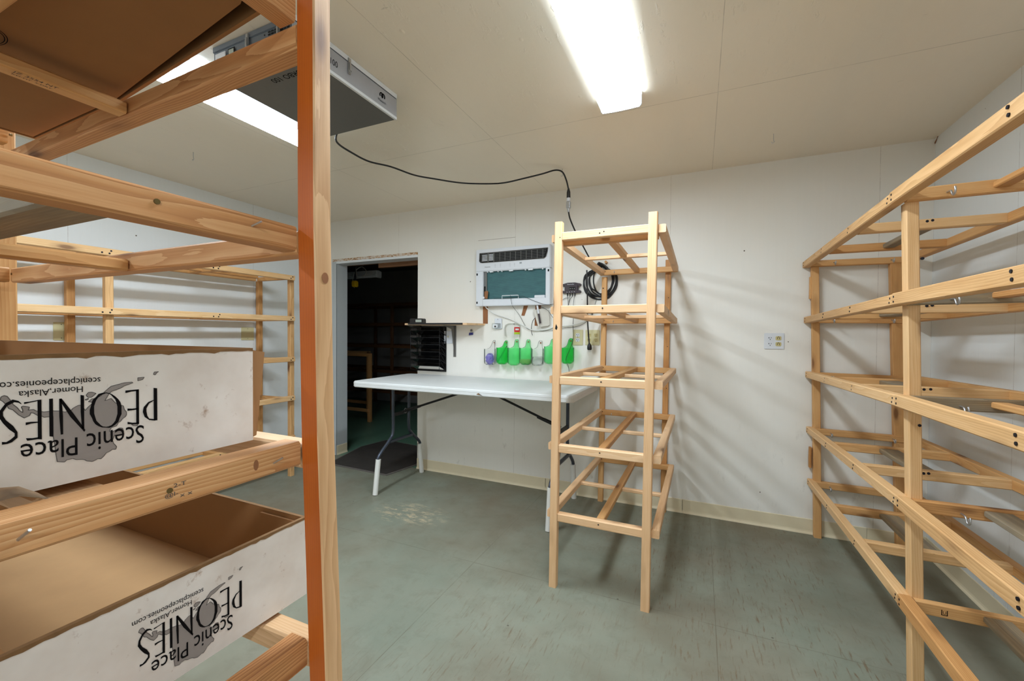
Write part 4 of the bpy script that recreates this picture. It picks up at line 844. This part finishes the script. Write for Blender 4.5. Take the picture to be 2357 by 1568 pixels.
# white sensor in a clear pocket
t = thing('sensor_pocket', 'small white device in a clear pocket right of the wall shelf end', 'device', (-1.59, W, 1.365))
MB().rbox(-.028, .040, -.016, -.0, -.040, .050, .004).build('device_body', 'white_pl', t); MB().rbox(-.046, .034, -.030, -.016, -.044, .010, .004).build('pocket', 'pet_clear', t)
MB().box(-.036, .010, -.0312, -.0302, -.030, .000).build('label', 'white_metal', t); MB().box(-.022, -.004, -.0316, -.0311, -.026, -.012).build('barcode', 'greyink', t); screws(t, [(.005, -.016, .042)], (0, -1, 0), .003)
# cut food jar
t = thing('cut_jar', 'cut-off clear plastic jar with a red and green label, screwed to the wall', 'jar', (-1.450, W, 1.262))
m = MB(); NA, prof = 20, [(.070, 0), (.074, .03), (.074, .07), (.066, .098), (.045, .110), (.0, .112)]
for i, (r_, z) in enumerate(prof):
    for k in range(NA+1): a = math.pi+math.pi*k/NA; m.v.append((r_*math.cos(a), -.004+.85*r_*math.sin(a), z+.012*math.sin(2*math.pi*k/NA)*(i == 0)))
for i in range(len(prof)-1):
    for k in range(NA): m.f.append([i*(NA+1)+k, i*(NA+1)+k+1, (i+1)*(NA+1)+k+1, (i+1)*(NA+1)+k]); m.m.append(0); m.sm.append(True)
m.build('jar_wall', 'pet_clear', t)
def curved(m, r_, a0, a1, z0, z1):
    k = 6; vs = [(r_*math.cos(lerp(a0, a1, i/k)), -.004+.85*r_*math.sin(lerp(a0, a1, i/k)), z) for z in (z0, z1) for i in range(k+1)]
    return m.add(vs, [(i, i+1, k+2+i, k+1+i) for i in range(k)])
curved(MB(), .076, math.radians(300), math.radians(345), .036, .078).build('label', 'red', t); curved(MB(), .0765, math.radians(300), math.radians(345), .018, .035).build('label_band', 'lime', t)
curved(MB(), .0768, math.radians(308), math.radians(334), .052, .066).build('label_mark', 'white_metal', t)
screws(t, [(.01, -.001, .104)], (0, -1, 0), .004)
# cream pouch with a marker
t = thing('hanging_pouch', 'cream plastic pouch hung askew under the air conditioner, holding a marker', 'pouch', (-1.180, W, 1.42))
MB().poly([(-.072, -.030, .062), (-.018, -.034, .068), (.055, -.026, .068), (.066, -.022, -.060), (.050, -.024, -.070), (-.014, -.032, -.078), (-.026, -.034, -.076)], (0, 1, 0), .012).build('pouch_body', 'pouch', t)
MB().poly([(-.074, -.037, .064), (-.050, -.036, .058), (-.012, -.038, -.074), (-.028, -.038, -.076)], (0, 1, 0), .004).build('pouch_edge', 'pouch', t)
m = MB().tube([(-.036, -.044, .100), (-.034, -.044, .092)], [.004, .008], 10); m.tube([(-.034, -.044, .093), (-.022, -.044, .030)], .008, 10); q = m.build('marker_cap', 'white_pl', t)
MB().tube([(-.022, -.044, .028), (-.006, -.044, -.050)], .0075, 10).build('marker_barrel', 'plum', t)
# charge controller
t = thing('battery_charger', 'dark plum battery charger with four lead wires, on the wall left of the cord coil', 'charger', (-.935, W, 1.650))
body = []
MB().rbox(-.056, .056, -.030, 0, -.030, .032, .006).build('case', 'plum', t)
m = MB().poly([(-.072, -.026, .020), (-.060, -.026, .036), (-.030, -.026, .043), (.030, -.026, .043), (.060, -.026, .036), (.072, -.026, .020), (.055, -.026, .022), (-.055, -.026, .022)], (0, 1, 0), .022); m.poly([(-.072, -.026, -.040), (.072, -.026, -.040), (.072, -.026, -.022), (.050, -.026, -.022), (-.050, -.026, -.022), (-.072, -.026, -.022)], (0, 1, 0), .022)
for sx in (-1, 1):
    for z in (.024, -.030): m.cyl((sx*.066, -.028, z), (sx*.066, -.004, z), .011, 14)
m.build('flange', 'plum', t)
MB().box(-.014, .034, -.0315, -.0295, -.014, .006).build('window', 'hole', t)
m = MB(); [m.cyl((x, -.0315, -.005), (x, -.0335, -.005), .005, 10) for x in (-.006, .010, .026)]; m.build('buttons', 'fan_dark', t)
text(t, 'Schumacher', (-.034, -.0262, .026), (1, 0, 0), (0, 0, 1), .058, .009, 'white_metal', lift=.001); text(t, 'FULLY AUTOMATIC', (-.014, -.0306, .010), (1, 0, 0), (0, 0, 1), .048, .004, 'greyink')
m = MB()
for x in (-.034, -.014, .006, .026): m.box(x-.005, x+.003, -.0275, -.0262, -.032, -.029)
m.build('port_marks', 'white_metal', t)
for x, e in ((-.034, (-.028, -.012, -.13)), (-.014, (-.026, -.010, -.135)), (.006, (-.030, -.010, -.14)), (.026, (.012, -.010, -.155))):
    MB().tube(smooth_curve([(x, -.014, -.040), (x+.001, -.014, -.062), (lerp(x, e[0], .5), -.013, -.085), e], 4), [.0050]*2+[.0050, .0045, .0040]+[.0016]*8, 6).build('lead', 'black', t)
# thin cords
def cord(label, pts, r, mat='black', name='cord'):
    p0 = Vector(pts[0]); o = MB().tube(smooth_curve(pts, 5), r, 6).build(name, mat, None, tuple(p0)); return tag(o, label, 'cord')
y = W-.012
cord('white power cord sagging from the air conditioner behind the middle rack', [(-1.70, y-.02, 1.525), (-1.683, y-.015, 1.500), (-1.607, y-.01, 1.452), (-1.463, y, 1.405), (-1.344, y-.01, 1.352), (-1.266, y-.01, 1.318), (-1.16, y, 1.318), (-1.06, y, 1.345), (-.916, y-.01, 1.358), (-.80, y, 1.40), (-.726, y, 1.43), (-.69, y, 1.40), (-.681, y, 1.317), (-.690, y, 1.17), (-.705, y, 1.015), (-.72, y, .92)], .0045, 'pvc')
cord('thin black wire dropping from the filter handle of the air conditioner', [(-1.442, F-.012, 1.604), (-1.436, F-.01, 1.585), (-1.430, F-.01, 1.540), (-1.431, F+.02, 1.512), (-1.386, y, 1.440), (-1.345, y, 1.372), (-1.312, y, 1.326), (-1.24, y, 1.315), (-1.171, y, 1.309), (-1.06, y, 1.320), (-.987, y, 1.333), (-.87, y, 1.350), (-.78, y, 1.42), (-.735, y, 1.56)], .0016)
cord('thin black wire curving off the lower right corner of the air conditioner', [(-1.60, F-.004, 1.583), (-1.45, F-.006, 1.582), (-1.35, F-.008, 1.590), (-1.314, F-.008, 1.586), (-1.229, F-.008, 1.552), (-1.165, F-.008, 1.528), (-1.118, F-.006, 1.518), (-1.085, y, 1.528), (-1.03, y, 1.550), (-.985, y, 1.572), (-.960, y, 1.575)], .0016)
cord('short black wire hanging beside the cream pouch', [(-1.236, y-.01, 1.420), (-1.262, y-.01, 1.390), (-1.272, y-.01, 1.330), (-1.268, y-.01, 1.290), (-1.262, y-.01, 1.272)], .0024)
cord('black wire arching over the cream pouch to the right', [(-1.205, y-.01, 1.505), (-1.17, y-.03, 1.500), (-1.12, y-.03, 1.470), (-1.09, y-.02, 1.425), (-1.06, y, 1.400), (-.99, y, 1.44), (-.962, y, 1.51)], .0018)
cord('black wire running down behind the creased green bottle to below the shelf line', [(-.923, y-.01, 1.50), (-.916, y-.01, 1.42), (-.919, y-.01, 1.351), (-.916, y-.01, 1.25), (-.918, y-.108, 1.16), (-.945, y-.108, 1.09), (-.952, y-.02, 1.03), (-.951, y, .985), (-.95, y-.01, .93)], .0020)
tag(MB().tube([(-.812, y, 1.47), (-.775, y-.01, 1.452), (-.760, y-.01, 1.446)], [.003, .009, .010], 8).build('cord_plug', 'black'), 'small black plug against the wall above the double ivory outlet', 'plug')
# cut bottles in a row
def bottle(i, x, zt, zb, tabz, r, mat, label, contents=None, tabx=0.0, yc=None):
    h = zt-zb; yc = W-r-.006; t = thing('cut_bottle', label, 'cut bottle', (x, yc, zb), 'cut plastic bottles on the back wall'); NA = 40; m = MB()
    rows = [(.0, .55), (.004, .80), (.015, .97), (.030, 1.0), (h*.5, 1.0), (h, 1.0)]
    for z, q in rows:
        for k in range(NA):
            a = 2*math.pi*k/NA; pet_ = 1-.0*q if z > .02 else 1-.16*(1-z/.02)*(.5+.5*math.cos(5*a)); dz = .012*(.5+.5*math.cos(5*a)) if z < .004 else 0
            m.v.append((r*q*pet_*math.cos(a), r*q*pet_*math.sin(a), z+dz))
    R_n = len(rows)
    for j in range(R_n-1):
        for k in range(NA): m.f.append([j*NA+k, j*NA+(k+1) % NA, (j+1)*NA+(k+1) % NA, (j+1)*NA+k]); m.m.append(0); m.sm.append(True)
    m.f.append(list(range(NA))[::-1]); m.m.append(0); m.sm.append(False)
    m.build('bottle_wall', mat, t)
    # hanging tab: a tongue of the back wall, rounded at its top
    m = MB(); ht = tabz-zt; tw = [(0, .92), (ht*.07, .62), (ht*.22, .46), (ht*.5, .40), (ht*.8, .37), (ht*.94, .26), (ht, .12)]; K = 6
    for z, hw in tw:
        for k in range(K+1): a = math.pi/2+tabx*(z/ht)+hw*(k/K*2-1)*-1; m.v.append((r*math.cos(a), r*math.sin(a), h+z))
    for j in range(len(tw)-1):
        for k in range(K): m.f.append([j*(K+1)+k, j*(K+1)+k+1, (j+1)*(K+1)+k+1, (j+1)*(K+1)+k]); m.m.append(0); m.sm.append(True)
    m.build('tab', mat, t)
    m = MB()
    for side in (-1, 1): m.tube([(r*math.cos(math.pi/2+tabx*(z/ht)+side*hw), r*math.sin(math.pi/2+tabx*(z/ht)+side*hw)-.001, h+z) for z, hw in tw], .0011, 5)
    m.build('cut_line', 'ink', t)
    sx_ = r*math.cos(math.pi/2+tabx*.8); MB().cyl((sx_, r+.004, h+ht*.72), (sx_, r-.006, h+ht*.72), .0055, 12).build('screw', 'card_strip', t)
    if contents == 'purple':
        rr = random.Random(2); bm = bmesh.new(); bmesh.ops.create_icosphere(bm, subdivisions=3, radius=1); m = MB()
        vs = [Vector((v.co.x*.036, v.co.y*.032, .052+v.co.z*.048))*1.0+Vector((rr.uniform(-.007, .007), rr.uniform(-.006, .006), rr.uniform(-.006, .006))) for v in bm.verts]
        bm.verts.index_update(); m.add(vs, [[v.index for v in f.verts] for f in bm.faces]); bm.free(); m.build('crumpled_film', 'purple', t)
    if contents in ('seed', 'beads'):
        m = MB(); hh_ = .042 if contents == 'seed' else .07; q = r*.975; n = 24; z_ = [(.010, .75), (.02, .95), (hh_, 1.0), (hh_+.003, .6), (hh_+.002, .01)]
        for z, s in z_:
            for k in range(n): a = 2*math.pi*k/n; m.v.append((q*s*math.cos(a), q*s*math.sin(a), z+.003*math.sin(3*a)))
        for j in range(len(z_)-1):
            for k in range(n): m.f.append([j*n+k, j*n+(k+1) % n, (j+1)*n+(k+1) % n, (j+1)*n+k]); m.m.append(0); m.sm.append(True)
        tag(m.build('contents', 'brownseed' if contents == 'seed' else 'pet_clear', t))
    if contents == 'pen': MB().tube([(-.035, -.03, .012), (.028, .03, .152)], .0032, 8).build('pen', 'black', t)
    return t
BT = [(-1.640, 1.152, 1.016, 1.228, .050, 'pet_clear', 'clear cut bottle with crumpled purple film inside, first in the row at the left', 'purple', -.5),
      (-1.522, 1.166, 1.026, 1.226, .051, 'pet_green2', 'dark green cut bottle with a black pen leaning inside', 'pen', -.35),
      (-1.414, 1.166, 1.020, 1.238, .051, 'pet_green', 'empty green cut bottle between the one with the pen and the one with brown contents', None, -.1),
      (-1.308, 1.167, 1.028, 1.238, .050, 'pet_green', 'green cut bottle with brown stuff in its bottom', 'seed', -.1),
      (-1.204, 1.162, 1.024, 1.230, .050, 'pet_clear', 'colourless cut bottle between two green ones', 'beads', -.2),
      (-1.096, 1.184, 1.044, 1.245, .050, 'pet_green', 'green cut bottle half hidden by the front post of the middle rack', None, -.2),
      (-.952, 1.176, 1.050, 1.252, .053, 'pet_green2', 'creased green cut bottle right of the rack post, last in the row', None, -.3)]
for i, (x, zt_, zb_, tz, r, mt, lb, ct, tx) in enumerate(BT): bottle(i, x, zt_, zb_, tz, r, mt, lb, ct, tx)

# ================================================================ DOORMAT
mat_pts = [(-3.44, 3.30), (-3.26, 3.02), (-2.548, 2.966), (-2.47, 3.36), (-2.60, 3.72), (-2.90, 3.92), (-3.38, 3.98)]
mat_pts = [(-3.30, 2.99), (-2.552, 2.966), (-2.478, 3.42), (-2.90, 3.90), (-3.40, 3.955), (-3.46, 3.60)]
t = thing('door_mat', 'black rubber door mat on the floor in the doorway', 'mat', (0, 0, 0))
MB().poly([(x, y, .0) for x, y in mat_pts], (0, 0, 1), .007).build('border', 'mat_edge', t)
cx_, cy_ = sum(p[0] for p in mat_pts)/6, sum(p[1] for p in mat_pts)/6
MB().poly([(cx_+(x-cx_)*.955, cy_+(y-cy_)*.955, .004) for x, y in mat_pts], (0, 0, 1), .006).build('pile', 'mat', t)

# ================================================================ STORE ROOM BEYOND THE DOORWAY
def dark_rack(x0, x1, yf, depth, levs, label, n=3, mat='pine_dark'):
    t = thing('wooden_rack', label, 'wooden rack', (0, 0, 0), None)
    for i in range(n):
        x = lerp(x0, x1, i/(n-1))
        member(t, 'post', [(x, yf, 0), (x, yf, levs[-1]+.02)], .045, .04, mat); member(t, 'post', [(x+.25, yf+depth, 0), (x+.25, yf+depth, levs[-1]+.02)], .045, .04, mat)
    for z in levs:
        member(t, 'front_rail', [(x0, yf-.04, z), (x1, yf-.04, z)], .04, .05, mat); member(t, 'back_rail', [(x0, yf+depth+.04, z), (x1, yf+depth+.04, z)], .04, .05, mat)
        for k in range(4): x = lerp(x0+.2, x1-.2, k/3); member(t, 'cross_rail', [(x, yf+.0, z), (x, yf+depth, z)], .04, .04, mat)
    return t
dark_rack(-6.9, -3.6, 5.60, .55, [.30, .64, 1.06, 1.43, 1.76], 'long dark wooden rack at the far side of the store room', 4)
t = thing('low_rack', 'low pale wooden rack standing in the dark store room', 'wooden rack', (0, 0, 0))
for x, y in ((-4.33, 4.68), (-4.84, 5.2), (-5.3, 4.68), (-5.81, 5.2)): member(t, 'post', [(x, y, 0), (x, y, .98)], .05, .045, 'pine_gold')
for y, q in ((4.68, 0), (5.2, -.51)): member(t, 'top_rail', [(-5.32+q, y, .965), (-4.31+q, y, .965)], .045, .045, 'pine_gold'); member(t, 'low_rail', [(-5.30+q, y-.03, .17), (-4.33+q, y-.03, .17)], .035, .045, 'pine_gold')
for x in (-4.33, -5.3): member(t, 'side_rail', [(x-.02, 4.70, .965), (x-.49, 5.18, .965)], .04, .04, 'pine_gold')
t = thing('shop_light', 'unlit white shop light hanging in the dark store room', 'light fitting', (-4.3, 4.2, 2.05))
m = MB().poly([(-.60, -.05, -.035), (-.60, .05, -.035), (-.60, .025, .03), (-.60, -.025, .03)], (1, 0, 0), 1.15); m.build('reflector', 'white_metal', t)
MB().cyl((-.58, 0, -.045), (.55, 0, -.045), .014, 12).build('tube', 'white_pl', t); MB().rbox(.545, .572, -.045, .045, -.065, .02, .008).build('end_cap', 'white_pl', t)
MB().tube([(.3, 0, .03), (.3, 0, .39)], .002, 5).tube([(-.4, 0, .03), (-.4, 0, .39)], .002, 5).build('hanger', 'steel', t)
cord('white cord looped over the unlit shop light', [(-3.98, 4.1, 2.43), (-4.02, 4.08, 2.25), (-4.03, 4.10, 2.12), (-3.98, 4.08, 2.00), (-3.88, 4.06, 1.985), (-3.83, 4.08, 2.05), (-3.93, 4.10, 2.12), (-4.01, 4.06, 2.05), (-4.02, 4.04, 1.92), (-3.99, 4.04, 1.85)], .005, 'pvc')
t = thing('hanging_connector', 'yellow cord connector hanging in the store room doorway', 'connector', (-3.84, 3.90, 1.88))
MB().rbox(-.035, .030, -.03, .03, -.04, .035, .01).build('connector_body', 'yellow', t); MB().rbox(-.045, -.02, -.02, .02, -.01, .02, .006).build('outlet_head', 'yellow', t)
MB().tube([(0, 0, .035), (0, 0, .08), (.002, 0, .16), (0, 0, .56)], [.014, .012, .006, .006], 8).build('cable', 'black', t)
